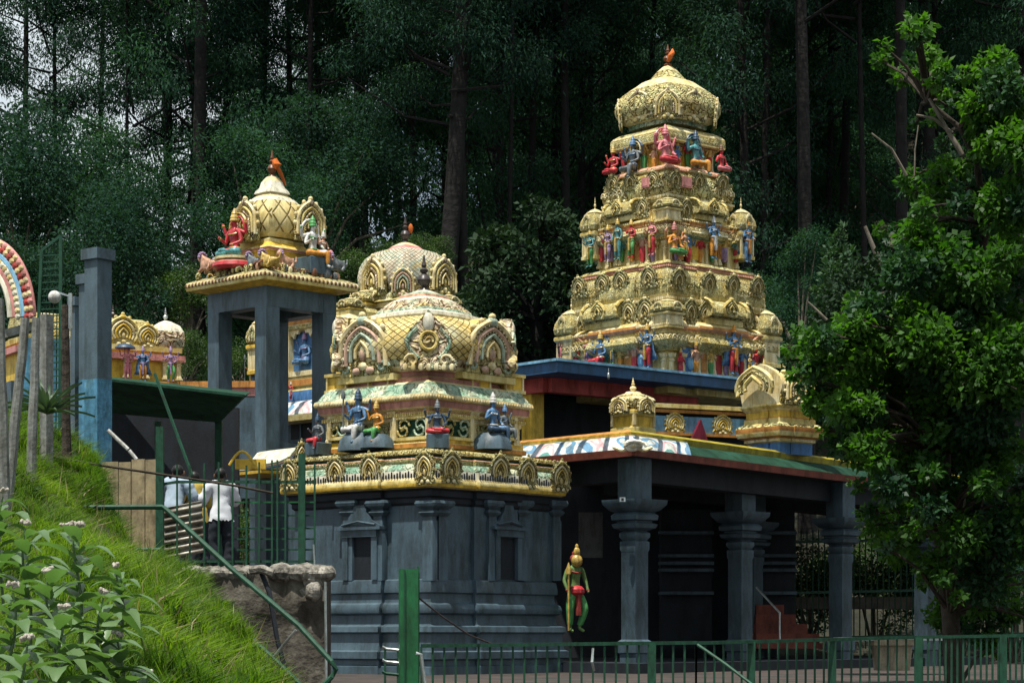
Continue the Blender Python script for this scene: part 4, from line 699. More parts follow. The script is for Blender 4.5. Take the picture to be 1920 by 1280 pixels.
# ------------------------------------------------------------------ figures: one skinned surface per pose
def skin_mesh(name, nodes, edges, sub=2):
    me = bpy.data.meshes.new(name+'_bones'); keys = list(nodes); me.from_pydata([nodes[k][0] for k in keys], [(keys.index(a), keys.index(b)) for a, b in edges], [])
    bm = bmesh.new(); bm.from_mesh(me); ly = bm.verts.layers.skin.verify()
    for i, v in enumerate(bm.verts): r = nodes[keys[i]][1]; v[ly].radius = (r, r) if not hasattr(r, '__len__') else r; v[ly].use_root = (i == 0)
    bm.to_mesh(me); bm.free(); o = bpy.data.objects.new('temp', me); COL.objects.link(o)
    sk = o.modifiers.new('s', 'SKIN'); sk.use_smooth_shade = True; sk.branch_smoothing = .3
    sb = o.modifiers.new('b', 'SUBSURF'); sb.levels = sub; sb.render_levels = sub
    dg = bpy.context.evaluated_depsgraph_get(); out = bpy.data.meshes.new_from_object(o.evaluated_get(dg)); out.name = name
    bpy.data.objects.remove(o); bpy.data.meshes.remove(me); return out
def body_nodes(pose, arms, fingers=False):      # height of a standing figure = 1, faces -y
    N = {}; E = []
    if pose == 'stand':
        P = Vector((0, 0, .50)); legs = {s: [Vector((s*.052, 0, .475)), Vector((s*.062, -.012, .27)), Vector((s*.06, .012, .055)), Vector((s*.072, -.075, .018))] for s in (-1, 1)}
    elif pose == 'bent':
        P = Vector((.03, 0, .49)); legs = {-1: [Vector((-.02, 0, .465)), Vector((-.05, -.01, .26)), Vector((-.035, .01, .05)), Vector((-.05, -.07, .018))], 1: [Vector((.085, 0, .465)), Vector((.14, -.06, .28)), Vector((.09, .0, .06)), Vector((.12, -.07, .02))]}
    elif pose == 'lotus':
        P = Vector((0, 0, .07)); legs = {s: [Vector((s*.06, -.01, .065)), Vector((s*.20, -.13, .05)), Vector((-s*.0+s*.03, -.2, .035+.02*(s+1))), Vector((-s*.07, -.2, .04+.02*(s+1)))] for s in (-1, 1)}
    else:   # royal ease: one leg folded, one hanging
        P = Vector((0, 0, .07)); legs = {1: [Vector((.06, -.01, .065)), Vector((.12, -.20, .085)), Vector((.11, -.22, -.13)), Vector((.12, -.28, -.15))], -1: [Vector((-.06, -.01, .065)), Vector((-.2, -.13, .05)), Vector((-.0, -.21, .04)), Vector((.07, -.19, .05))]}
    U = lambda x, y, z: P+Vector((x, y, z))
    N['pel'] = (P, (.085, .065)); N['waist'] = (U(0, 0, .10), (.062, .05)); N['chest'] = (U(0, -.01, .22), (.088, .062)); N['top'] = (U(0, 0, .285), (.065, .045)); N['neck'] = (U(0, 0, .325), .028); N['head'] = (U(0, -.008, .375), (.048, .052)); N['crown'] = (U(0, 0, .43), (.04, .045)); N['nose'] = (U(0, -.066, .385), .011)
    E += [('pel', 'waist'), ('waist', 'chest'), ('chest', 'top'), ('top', 'neck'), ('neck', 'head'), ('head', 'crown'), ('head', 'nose')]
    for s in (-1, 1):
        for k, (nm, r) in enumerate((('hip', .056), ('knee', .040), ('ank', .024), ('toe', .018))):
            N[nm+str(s)] = (legs[s][k], r); E.append((('pel', 'hip', 'knee', 'ank')[k]+(str(s) if k else ''), nm+str(s)))
    for i, a in enumerate(arms):
        s = a[0]; sh = U(s*.105, 0, .27); el = U(*a[1]); wr = U(*a[2]); d = (wr-el).normalized(); k = '%d' % i
        N['sh'+k] = (sh, .034); N['el'+k] = (el, .025); N['wr'+k] = (wr, .017); N['ha'+k] = (wr+d*.035, (.02, .012)); E += [('top', 'sh'+k), ('sh'+k, 'el'+k), ('el'+k, 'wr'+k), ('wr'+k, 'ha'+k)]
        side = d.cross(Vector((0, 1, .2))).normalized()
        if fingers:
            for q, (o_, l_) in enumerate(((-.016, .038), (-.006, .045), (.005, .042), (.015, .034))):
                N['f%d%s' % (q, k)] = (wr+d*(.045+l_)+side*o_*1.3+Vector((0, -.008, 0)), .0055); E.append(('ha'+k, 'f%d%s' % (q, k)))
            N['th'+k] = (wr+d*.045-side*.035, .006); E.append(('wr'+k, 'th'+k))
    return N, E
ARMS = {'down': [(-1, (-.16, .0, .13), (-.15, -.05, .02)), (1, (.16, 0, .13), (.15, -.06, .02))],
        'bless': [(-1, (-.17, -.0, .14), (-.16, -.12, .22)), (1, (.17, 0, .13), (.12, -.1, .07))],
        'four': [(-1, (-.16, -.02, .13), (-.13, -.14, .18)), (1, (.16, -.02, .13), (.1, -.13, .08)), (-1, (-.2, .03, .24), (-.23, -.0, .37)), (1, (.2, .03, .24), (.23, 0, .37))],
        'pray': [(-1, (-.14, -.05, .14), (-.03, -.12, .2)), (1, (.14, -.05, .14), (.03, -.12, .2))],
        'up': [(-1, (-.18, 0, .2), (-.2, -.04, .38)), (1, (.17, 0, .14), (.1, -.1, .1))]}
BODY = {}
def body(pose, arms):
    k = (pose, arms)
    if k not in BODY:
        N, E = body_nodes(pose, ARMS[arms]); BODY[k] = (skin_mesh('body', N, E), N)
    return BODY[k]
def headgear(N, kind, m, m2):
    h = N['head'][0]; mb = MB()
    if kind == 'crown': mb.loft(circ(10), [(.056, h.z+.025), (.062, h.z+.04), (.052, h.z+.07), (.056, h.z+.08), (.04, h.z+.12), (.043, h.z+.13), (.025, h.z+.165), (.008, h.z+.2)], m, c=(h.x, h.y+.005))
    else: mb.ball((h.x, h.y+.015, h.z+.02), (.056, .058, .058), m, 10, 6); mb.ball((h.x, h.y+.02, h.z+.085), (.03, .03, .03), m, 8, 5)
    return mb.mesh(kind)
def figure(name, label, pos, rz, H, pose, arms, skin, cloth, gear, hat='crown', group='painted statues on the temple', extra=None, full=1.0, ped=None, cat='statue'):
    me0, N = body(pose, arms); root = empty(name, pos, rz, label, cat, group); s = H/full; root.scale = (s, s, s)
    me = me0.copy(); me.materials.clear(); me.materials.append(skin); me.polygons.foreach_set('material_index', [0]*len(me.polygons)); inst('body', me, root)
    # garment: the leg and hip faces, slightly inflated
    bm = bmesh.new(); bm.from_mesh(me0); zp = N['pel'][0].z+.055; kn = min(N['knee1'][0].z, N['knee-1'][0].z); P = N['pel'][0]
    def keep(c):
        if pose in ('stand', 'bent'): return .10 < c.z < zp and abs(c.x-P.x) < .14
        return c.z < zp and (abs(c.x) < .3) and not (c.z < -.09)
    def arm(c): return any(('el' in k or 'wr' in k or 'ha' in k) and (c-v[0]).length < .075 for k, v in N.items())
    bmesh.ops.delete(bm, geom=[f for f in bm.faces if not keep(f.calc_center_median()) or arm(f.calc_center_median())], context='FACES')
    for v in bm.verts: v.co += v.normal*.011
    gm = bpy.data.meshes.new('garment'); bm.to_mesh(gm); bm.free(); gm.materials.clear(); gm.materials.append(cloth)
    for p in gm.polygons: p.material_index = 0
    inst('garment', gm, root)
    inst('headdress' if hat == 'crown' else 'hair', headgear(N, hat, gear, gear), root)
    mb = MB(); c = N['top'][0]; h = N['head'][0]
    mb.tube([(c.x+.075*math.cos(a), c.y-.012+.055*math.sin(a), c.z-.03*(1-math.sin(a))) for a in [i*PI/6 for i in range(13)]], .012, gear, 6); mb.build('necklace', root); mb = MB()
    w_ = N['pel'][0]; mb.tube([(w_.x+.088*math.cos(a), w_.y+.07*math.sin(a), w_.z+.055) for a in [i*PI/6 for i in range(13)]], .014, gear, 6)
    if pose in ('stand', 'bent'): mb.loft(SQ, [(.022, w_.z-.28), (.03, w_.z+.05)], gear, c=(w_.x, w_.y-.075))
    mb.build('belt', root)
    for k, v in N.items():
        if k.startswith('wr'): mb = MB(); mb.ball(v[0], (.024, .024, .02), gear, 6, 4); mb.build('bracelet', root)
    mb = MB()
    for s_ in (-1, 1): mb.ball((h.x+s_*.02, h.y-.052, h.z+.018), (.009, .005, .006), BLACK, 6, 4)
    mb.ball((h.x, h.y-.055, h.z-.018), (.014, .006, .004), RED, 6, 4); mb.build('eyes_and_mouth', root)
    if extra: extra(root, N)
    if ped == 'block': mb = MB(); mb.loft(SQ, [(.2, -.26), (.2, -.015), (.18, .0)], SLATE); mb.build('pedestal', root)
    if ped == 'bigblock': mb = MB(); mb.loft(circ(8), [(.34, -.26), (.3, -.1), (.2, .0)], SLATE, c=(0, .02)); mb.build('pedestal', root)
    if ped == 'lotus':
        mb = MB(); mb.loft(circ(14), [(.26, -.16), (.3, -.12), (.28, -.07), (.22, -.04), (.27, -.03), (.27, 0)], SRED, [SRED, SRED, SALMON, CREAM, CREAM]); mb.build('lotus_pedestal', root)
    return root
def onb(bl, side, px, W, py, out=.14, f=1.0):     # spot on a ledge of a building
    h = bl.h(W)*f+out; t = bl.solve(side, px, h); z = bl.zat(side, t, h, py); return bl.world(side, t, h, z), bl.th+PHI[side]
def halo(m, m2):
    def f(root, N):
        mb = MB(); h = N['head'][0]; mb.tube([(h.x+.17*math.cos(a), .06, h.z-.06+.2*math.sin(a)) for a in [R(-40+i*20) for i in range(14)]], .02, m, 6); mb.tube([(h.x+.13*math.cos(a), .055, h.z-.06+.16*math.sin(a)) for a in [R(-40+i*20) for i in range(14)]], .016, m2, 6); mb.build('halo', root)
    return f
def staff(m):
    def f(root, N):
        mb = MB(); w_ = N['ha0'][0]; mb.tube([(w_.x, w_.y-.01, max(.0, w_.z-.45)), (w_.x, w_.y-.01, w_.z+.25)], .012, m, 6); mb.loft(circ(6), [(.03, w_.z+.22), (.035, w_.z+.27), (.004, w_.z+.36)], m, c=(w_.x, w_.y-.01)); mb.build('staff', root)
    return f
def cape(m):
    def f(root, N):
        p = N['pel'][0]; mb = MB(); vs = [(p.x+x*(.11+.14*j/5)+.02*math.sin(j*2+i), p.y+.05+.05*j/5+.02*math.cos(i*2), p.z+.27-.11*j) for j in range(6) for i, x in enumerate([-1, -.6, -.2, .2, .6, 1])]
        mb.add(vs, [(j*6+i, j*6+i+1, (j+1)*6+i+1, (j+1)*6+i) for j in range(5) for i in range(5)], m); me = mb.mesh('cape', 80); o = inst('cape', me, root); md = o.modifiers.new('s', 'SOLIDIFY'); md.thickness = .02
    return f
def umbrella(m):
    def f(root, N):
        h = N['head'][0]; mb = MB(); mb.loft(circ(12), [(.30, h.z+.08), (.29, h.z+.11), (.2, h.z+.19), (.02, h.z+.23)], m, c=(h.x-.08, .02)); mb.tube([(h.x-.12, .05, h.z-.3), (h.x-.08, .03, h.z+.2)], .01, m, 5); mb.build('umbrella', root)
    return f
STAT = [  # building, side, px, W, foot y, height px, pose, arms, skin, cloth, gear, extra, label
 (T, 1, 1150, 100, 327, 46, 'lotus', 'four', SRED, SRED, SGOLD, None, 'red seated statue at the far left of the topmost figure tier of the tower'),
 (T, 1, 1187, 98, 322, 60, 'ease', 'four', SGREY, SGREY, SBLUE, halo(SDBLUE, CREAM), 'dark grey statue seated under a blue halo, top tier of the tower, left face'),
 (T, 0, 1247, 104, 308, 62, 'lotus', 'four', SPINK, SRED, SPINK, halo(SPINK, SRED), 'pink cross-legged statue at the front corner of the tower just below the white slab'),
 (T, 0, 1304, 98, 314, 62, 'ease', 'up', STEAL, SORG, SDBLUE, halo(SDBLUE, STEAL), 'teal statue in orange garment reclining on the top tier of the tower'),
 (T, 0, 1352, 100, 322, 44, 'lotus', 'bless', SRED, SPINK, BROWN, None, 'small red statue at the right end of the topmost figure tier of the tower'),
 (T, 1, 1106, 138, 502, 56, 'stand', 'four', STEAL, SGREEN, SGOLD, None, 'green and teal standing statue at the left corner of the middle tier of the tower'),
 (T, 1, 1138, 134, 492, 54, 'bent', 'bless', SPURP, SPURP, SGOLD, None, 'purple standing statue beside the teal one on the middle tier of the tower'),
 (T, 1, 1158, 134, 488, 60, 'stand', 'down', STEAL, STEAL, SGOLD, None, 'slender teal statue between the purple and the red ones, middle tier of the tower'),
 (T, 1, 1182, 134, 485, 56, 'bent', 'up', SRED, SGREEN, SGOLD, None, 'red-bodied statue in green garment on the left face, middle tier of the tower'),
 (T, 1, 1222, 136, 480, 56, 'stand', 'bless', SPINK, SRED, SGOLD, None, 'pink statue with red and blue legs left of the front corner, middle tier of tower'),
 (T, 0, 1264, 134, 478, 52, 'lotus', 'four', SORG, SGREEN, PINK, halo(SALMON, GREENC), 'orange seated statue with a wide halo right of the front corner, middle tier of tower'),
 (T, 0, 1283, 134, 482, 40, 'bent', 'bless', SALMON, SORG, SGOLD, None, 'small salmon attendant statue beside the orange haloed figure on the tower'),
 (T, 0, 1338, 136, 487, 62, 'stand', 'four', SBLUE, SORG, SWHITE, None, 'blue and white standing statue in orange garment on the right face, middle tier of tower'),
 (T, 0, 1402, 138, 494, 64, 'stand', 'four', SBLUE, SBLUE, SORG, cape(SDBLUE), 'blue caped statue with orange legs at the right corner, middle tier of the tower'),
 (T, 1, 1050, 190, 672, 34, 'stand', 'down', SFLESH, SPINK, BLACK, None, 'tiny pink-robed statue at the left end of the blue roof slab, tower foot'),
 (T, 1, 1098, 190, 676, 30, 'bent', 'bless', SPINK, SPURP, SGOLD, None, 'small pink and purple statue left of the blue seated one at the tower foot'),
 (T, 1, 1126, 192, 682, 56, 'ease', 'four', SBLUE, SRED, SGOLD, halo(SDBLUE, SBLUE), 'blue haloed statue with red legs, third from the left at the tower foot'),
 (T, 1, 1148, 190, 683, 36, 'stand', 'up', SGREEN, SGREY, SGOLD, None, 'small grey-green statue just right of the blue haloed one at the tower foot'),
 (T, 1, 1213, 192, 692, 64, 'stand', 'four', SBLUE, SRED, SGOLD, cape(SBLUE), 'tall blue statue with red trousers and blue cape left of the tower front corner'),
 (T, 0, 1376, 192, 704, 72, 'stand', 'four', SBLUE, SRED, SORG, cape(SBLUE), 'large blue statue with red trousers and spreading cape, right face of tower foot'),
 (T, 0, 1406, 200, 702, 30, 'stand', 'pray', SGOLD, YELLOW, SGOLD, None, 'small bright yellow statue beside the red-trousered blue one, behind the barrel shrine'),
 (V, 1, 440, 118, 484, 96, 'lotus', 'four', SRED, STEAL, SGOLD, halo(SGOLD, SRED), 'red seated statue with teal skirt on a lotus, left of the latticed dome'),
 (V, 0, 586, 112, 484, 88, 'ease', 'four', SWHITE, SORG, SGREEN, halo(SWHITE, GREENC), 'white statue with orange legs seated right of the latticed dome'),
 (V, 0, 606, 118, 478, 50, 'ease', 'up', SFLESH, SPINK, SWHITE, None, 'small pink attendant statue next to the white seated one on the column pavilion'),
 (S, 1, 596, 216, 830, 62, 'ease', 'bless', SGREY, SRED, SDBLUE, None, 'dark grey statue with a red lap at the far left of the front shrine'),
 (S, 1, 672, 214, 812, 92, 'ease', 'four', SBLUE, SWHITE, SDBLUE, staff(SGREY), 'blue seated statue with pale legs and staff on the left side of the front shrine'),
 (S, 1, 706, 214, 814, 70, 'ease', 'up', SORG, SGREEN, SGOLD, None, 'orange-robed seated statue beside the blue one on the front shrine'),
 (S, 0, 820, 210, 814, 66, 'lotus', 'four', SDBLUE, SRED, SGREY, None, 'dark blue cross-legged statue on the block at the front corner of the shrine'),
 (S, 0, 924, 212, 812, 84, 'ease', 'bless', SBLUE, SDBLUE, SWHITE, None, 'blue seated statue with one pale leg hanging, right side of the front shrine'),
 (S, 0, 946, 214, 812, 60, 'ease', 'four', SGREY, SGREY, SBLUE, None, 'small grey companion statue right of the blue seated one on the front shrine'),
 (B2, 1, 474, 192, 738, 68, 'stand', 'bless', SORG, SBLUE, SGOLD, staff(SGREY), 'orange-bodied guardian statue with blue legs at the left corner of the rear temple'),
 (B2, 1, 490, 190, 735, 56, 'bent', 'down', SPINK, SALMON, SGOLD, None, 'pink statue behind the orange guardian on the rear temple'),
 (B2, 1, 572, 176, 684, 66, 'lotus', 'four', SBLUE, SBLUE, SPURP, None, 'blue seated statue inside the wavy-arched niche of the rear temple'),
 (B2, 1, 545, 208, 750, 32, 'bent', 'up', SRED, SRED, SWHITE, None, 'small red dancing statue on the eave below the niche of the rear temple'),
]
for bl, sd, px, W, y, hp, pose, arms, sk, cl, ge, ex, lab in STAT:
    loc, rz = onb(bl, sd, px, W, y, (.2 if 400 < y < 560 else .14) if bl is T else .0)
    full = {'stand': .99, 'bent': .98, 'lotus': .66, 'ease': .70}[pose]; H = hp*bl.s*(1.2 if bl is T else .98)
    gp = {id(T): 'painted statues on the gold tower', id(V): 'statues on the column pavilion', id(S): 'seated statues round the front shrine', id(B2): 'statues on the rear temple'}[id(bl)]
    if px in (820,): rz = S.th-PI/4
    figure('statue', lab, loc, rz, H, pose, arms, sk, cl, ge, 'crown', gp, ex, full, ped={672: 'bigblock', 706: 'bigblock', 596: 'block', 820: 'block', 924: 'bigblock', 440: 'lotus', 586: 'block'}.get(px))
for px, hp, sk, cl, ex, pose, lab in ((240, 62, SPINK, SPINK, umbrella(SDBLUE), 'stand', 'pink statue under a dark umbrella on the left temple roof'), (268, 60, SBLUE, SORG, cape(SBLUE), 'stand', 'blue-robed statue with orange legs on the left temple roof'), (318, 60, SPURP, SGREEN, None, 'bent', 'purple statue at the right corner of the left temple roof')):
    figure('statue', lab, at(px, 716, 42.8), R(10), hp*42.8/F*1.05, pose, 'four', sk, cl, SPINK if px == 240 else SPURP, 'crown', 'statues on the left temple roof', ex, .99)
# green statue hanging before the shrine wall, gold crown and side attendants
figure('statue', 'green guardian statue with gold head and red sash, right of the slate shrine', at(1074, 1186, 36.2), R(35), 146*36.2/F, 'bent', 'down', M('statue_olive', (.11, .2, .06), scale=5, rough=.5, var=.35), SGREEN, M('statue_dull_red', (.3, .05, .04), scale=6), 'hair', None, staff(SGOLD), .93)
st = bpy.data.objects[-1] if False else None
mbk = MB(); mbk.ball((0, 0, 0), (.12, .1, .13), SGOLD, 10, 7); mbk.ball((0, 0, .17), (.07, .06, .1), SGOLD, 8, 6); mbk.ball((0, 0, .28), (.035, .035, .05), SGOLD)
gs = [o for o in bpy.data.objects if o.get('label', '').startswith('green guardian')][0]
sc_ = gs.scale[0]; inst('gold_mask', mbk.mesh('gold_mask'), gs, (.03, -.04, .86), (0, 0, 0), (.8/1, .8, .8)).scale = (.62, .62, .62)
mbk = MB(); mbk.ball((.03, -.05, .5), (.1, .08, .07), SRED); mbk.build('red_sash', gs)
# beasts lying round the foot of the small dome (column pavilion)
def beast(px, y, side, W, ln, lab, m=SFLESH, m2=SPURP):
    loc, rz = onb(V, side, px, W, y, 0); root = empty('beast_statue', loc, rz, lab, 'animal statue', 'crouching animal statues on the pavilion slab'); s = ln*V.s*1.45; root.scale = (s, s, s)
    N = {'c': (Vector((0, 0, .3)), (.2, .2)), 'h': (Vector((.3, 0, .28)), (.2, .18)), 's': (Vector((-.25, 0, .34)), (.2, .2)), 'n': (Vector((-.38, -.03, .5)), .14), 'head': (Vector((-.48, -.06, .62)), .15), 'muz': (Vector((-.6, -.1, .56)), .08), 'e1': (Vector((-.44, -.12, .76)), .035), 'e2': (Vector((-.44, .06, .76)), .035),
         't': (Vector((.5, 0, .34)), .04), 't2': (Vector((.56, .05, .6)), .03)}
    E = [('c', 'h'), ('c', 's'), ('s', 'n'), ('n', 'head'), ('head', 'muz'), ('head', 'e1'), ('head', 'e2'), ('h', 't'), ('t', 't2')]
    for sx in (-1, 1):
        N['fk%d' % sx] = (Vector((-.32, sx*.14, .16)), .08); N['ff%d' % sx] = (Vector((-.52, sx*.14, .05)), .06); N['hk%d' % sx] = (Vector((.18, sx*.2, .2)), .09); N['hf%d' % sx] = (Vector((.05, sx*.2, .05)), .06)
        E += [('s', 'fk%d' % sx), ('fk%d' % sx, 'ff%d' % sx), ('h', 'hk%d' % sx), ('hk%d' % sx, 'hf%d' % sx)]
    if 'beast' not in BODY: BODY['beast'] = skin_mesh('body', N, E)
    me = BODY['beast'].copy(); me.materials.clear(); me.materials.append(m); inst('body', me, root)
    mb = MB(); 
    for i in range(9): a = R(-60+30*i); mb.ball((-.40, -.05+.16*math.cos(a), .6+.16*math.sin(a)), (.07, .06, .06), m2, 6, 4)
    mb.build('mane', root)
for px, sd, ln, lab, m in ((395, 1, 36, 'flesh-coloured crouching beast at the left corner of the pavilion slab', SFLESH), (480, 1, 30, 'grey crouching beast right of the red lotus statue on the pavilion slab', SGREY), (507, 1, 34, 'brownish crouching beast at the front corner of the pavilion slab', SGOLD), (538, 0, 30, 'rosy crouching beast just right of the slab front corner', SFLESH), (632, 0, 34, 'pale crouching beast at the right corner of the pavilion slab', SGREY)):
    beast(px, 505 if px in (507, 480, 538) else 512, sd, 128, ln, lab, m)
# ------------------------------------------------------------------ people behind the fence
def person(px, py_foot, Y, hpx, rz, shirt, trouser, lab, lean=0, arms='fwd', hairm=HAIR):
    N, E = body_nodes('stand', [(-1, (-.15, -.06, .14), (-.13, -.2, .14)), (1, (.15, -.06, .14), (.13, -.2, .12))], True)
    for k in list(N):
        v = N[k][0]
        if k == 'nose' or v.z > .5 or 'el' in k or 'wr' in k or 'ha' in k or k[0] == 'f' or 'th' in k:
            N[k] = (Vector((v.x, v.y-max(0, v.z-.5)*lean, v.z-max(0, v.z-.5)*lean*.25)), N[k][1])
    me0 = skin_mesh('body', N, E); root = empty('person', at(px, py_foot, Y), rz, lab, 'person', None); s = hpx*Y/F/.98; root.scale = (s, s, s)
    me = me0.copy(); me.materials.clear(); me.materials.append(SKIN); inst('body', me, root)
    for nm, m, fn, inf in (('shirt', shirt, lambda c: c.z > .46 and c.z < N['neck'][0].z-.012 and not any((k.startswith('wr') or k.startswith('ha') or k[0] == 'f' or k[:2] == 'th') and (c-v[0]).length < .05 for k, v in N.items()) and not c.y < N['el0'][0].y-.05, .022), ('trousers', trouser, lambda c: .045 < c.z < .52 and not any((k.startswith('wr') or k.startswith('ha') or k.startswith('el') or k[0] == 'f' or k[:2] == 'th') and (c-v[0]).length < .07 for k, v in N.items()), .014)):
        bm = bmesh.new(); bm.from_mesh(me0); bmesh.ops.delete(bm, geom=[f for f in bm.faces if not fn(f.calc_center_median())], context='FACES')
        for v in bm.verts: v.co += v.normal*(inf+.012*noise.noise(v.co*22))
        g = bpy.data.meshes.new(nm); bm.to_mesh(g); bm.free(); g.materials.clear(); g.materials.append(m)
        for p in g.polygons: p.material_index = 0
        inst(nm, g, root)
    h = N['head'][0]; mb = MB(); mb.ball((h.x, h.y+.016, h.z+.022), (.050, .052, .052), hairm, 12, 8); mb.build('hair', root)
    mb = MB()
    for s_ in (-1, 1): mb.ball((h.x+s_*.02, h.y-.052, h.z+.012), (.008, .004, .005), BLACK, 6, 4); mb.ball((h.x+s_*.052, h.y, h.z+.0), (.008, .014, .02), SKIN, 6, 4)
    mb.build('eyes_and_ears', root); return root
person(415, 1072, 28.5, 205, R(200), WHITE, TROU, 'person with back turned in white shirt and dark trousers, standing behind the green fence', .12)
person(322, 1075, 29.3, 220, R(160), LBSH, TROU, 'person in light blue shirt bending behind the corrugated sheet', .3)
person(372, 1075, 30.2, 205, R(215), YSH, TROU, 'person in yellow top between the two others behind the fence', .25)
# ------------------------------------------------------------------ left foreground: pillars, posts, fence, retaining wall
def thing1(mb, name, label, cat, group=None, smooth=35): return tag(mb.build(name, None, smooth), label, cat, group)
def pillar(px, Y, wpx, ytop, lab, blue=None, ybot=1150):
    root = empty('concrete_pillar', (at(px, 0, Y).x, Y, 1.0), R(52), lab, 'pillar', None); w_ = wpx*Y/F/1.38; zt = at(px, ytop, Y).z-1; mb = MB(); c = (0, 0)
    zb = at(px, blue, Y).z-1 if blue else 0
    if blue: mb.loft(SQ, [(w_/2, 0), (w_/2, zb)], BLUEW); mb.build('blue_painted_base', root); mb = MB()
    mb.loft(SQ, [(w_/2-.002, zb), (w_/2-.002, zt-.13)], SLATEP); mb.build('shaft', root)
    mb = MB(); mb.loft(SQ, [(w_/2+.03, zt-.13), (w_/2+.03, zt)], SLATEP); mb.build('cap', root)
pillar(184, 27, 50, 468, 'tall slate-blue square pillar with a cap and weathered blue base, nearest of the pillars', 712)
pillar(160, 29.5, 24, 515, 'second slate pillar just behind the tall one with the blue base', 712)
pillar(141, 32, 18, 557, 'shortest slate pillar, third in line, left of the other two')
def timber(px0, py0, px1, py1, Y, w_, lab, m=POSTW):
    a, b = at(px0, py0, Y), at(px1, py1, Y); mb = MB(); n = 7; pts = [a.lerp(b, i/(n-1))+Vector((.004*math.sin(i*2.1+px0), 0, 0)) for i in range(n)]; mb.tube(pts, [w_*(1-.04*i)*(1+.05*math.sin(i*3)) for i in range(n)], m, 8); thing1(mb, 'timber_post', lab, 'post', 'timber posts at the left edge')
timber(8, 1000, -4, 560, 19, .065, 'weathered grey timber post at the very left edge of the picture')
timber(10, 980, 48, 596, 20, .055, 'leaning grey timber post, second from the left edge')
timber(56, 960, 68, 596, 21, .05, 'grey timber post, right of the leaning one below the rainbow arch'); timber(125, 900, 122, 572, 25, .055, 'brown timber post between the agave and the slate pillars', BARKB)
# colourful arch
root = empty('painted_arch', at(-30, 600, 24), R(-35), 'colourful scalloped arch in red, blue and cream bands at the left edge', 'arch')
s = 24/F
for k, (r, m) in enumerate(((160, PINK), (151, RED), (141, LBLUE), (131, PALE), (122, PINK), (113, PALE))):
    mb = MB(); pts = [(math.cos(a)*r*s*.82, -.02*k, math.sin(a)*r*s*.98-.05) for a in [R(2+i*5) for i in range(36)]]
    mb.tube(pts, 7*s, m, 7); 
    if k in (0, 1, 3): [mb.ball((p[0]*1.01, p[1]-.03, p[2]*1.01), (.035, .03, .035), CREAM if i % 2 else m, 6, 4) for i, p in enumerate(pts)]
    mb.build('arch_band', root)
mb = MB(); mb.bar((.75, .1, -.1), (-.9, .1, -.3), .09, POSTW); mb.bar((.85, .1, .0), (.85, .1, -1.6), .1, POSTW); mb.bar((-.85, .1, .0), (-.85, .1, -1.6), .1, POSTW); mb.bar((-.3, 0, 1.6), (.02, 0, .9), .04, STEEL); mb.build('frame', root)
# mesh panel
root = empty('mesh_panel', at(88, 860, 26), 0, 'tall dark green wire mesh panel standing left of the slate pillars', 'fence panel')
def q(px, py, Y): return at(px, py, Y)-root.location
mb = MB()
for px0, y0, px1, y1 in ((62, 850, 78, 470), (112, 850, 114, 442)): mb.bar(q(px0, y0, 26), q(px1, y1, 26), .035, METG)
mb.bar(q(78, 470, 26), q(114, 442, 26), .03, METG); mb.build('frame', root)
mb = MB()
for i in range(1, 6): mb.bar(q(62+8.5*i, 850, 26.03), q(78+6*i, 470-4.5*i, 26.03), .012, METG)
for i in range(30): y_ = 845-12.6*i; mb.bar(q(62+16*i/30, y_, 26), q(113, y_-2, 26), .014, METG)
mb.build('wire_mesh', root)
mb = MB(); a = at(118, 555, 24); mb.ball(a-Vector((.09, 0, .01)), (.07, .07, .07), SWHITE, 10, 8); mb.bar(a+Vector((-.06, 0, .04)), a+Vector((.07, 0, 0)), .02, STEEL); mb.bar(a+Vector((.08, 0, .03)), a+Vector((.08, 0, -.35)), .035, STEEL); thing1(mb, 'globe_lamp', 'small white globe lamp on a pale bracket beside the wire mesh panel', 'lamp')
mb = MB(); mb.box(at(88, 720, 27), (.55, .05, 1.1), BLUEW, .2); thing1(mb, 'blue_board', 'weathered blue board behind the wire mesh panel', 'board')
# agave
root = empty('agave_plant', at(88, 775, 22.5), 0, 'spiky dark agave plant between the timber posts and the slate pillars', 'plant'); AG = leafmat('agave_leaf', (.03, .06, .035), (.10, .16, .09), .1)
for i in range(34):
    a = i*2.4; el = R(15+60*((i*7) % 34)/34); L_ = .5+.1*math.sin(i); mb = MB(); d = Vector((math.cos(a)*math.cos(el), math.sin(a)*math.cos(el), math.sin(el))); sd_ = d.cross(Vector((0, 0, 1))).normalized()
    vs = []
    for j in range(6): f_ = j/5; w_ = .035*(1-f_)**.7*(.6+f_*1.2 if f_ < .4 else 1); c = d*L_*f_+Vector((0, 0, -.16*f_*f_)); vs += [c-sd_*w_+Vector((0, 0, .012)), c-Vector((0, 0, .01)), c+sd_*w_+Vector((0, 0, .012))]
    mb.add(vs, [(j*3+k, j*3+k+1, j*3+k+4, j*3+k+3) for j in range(5) for k in range(2)], AG); mb.build('leaf', root, 60)
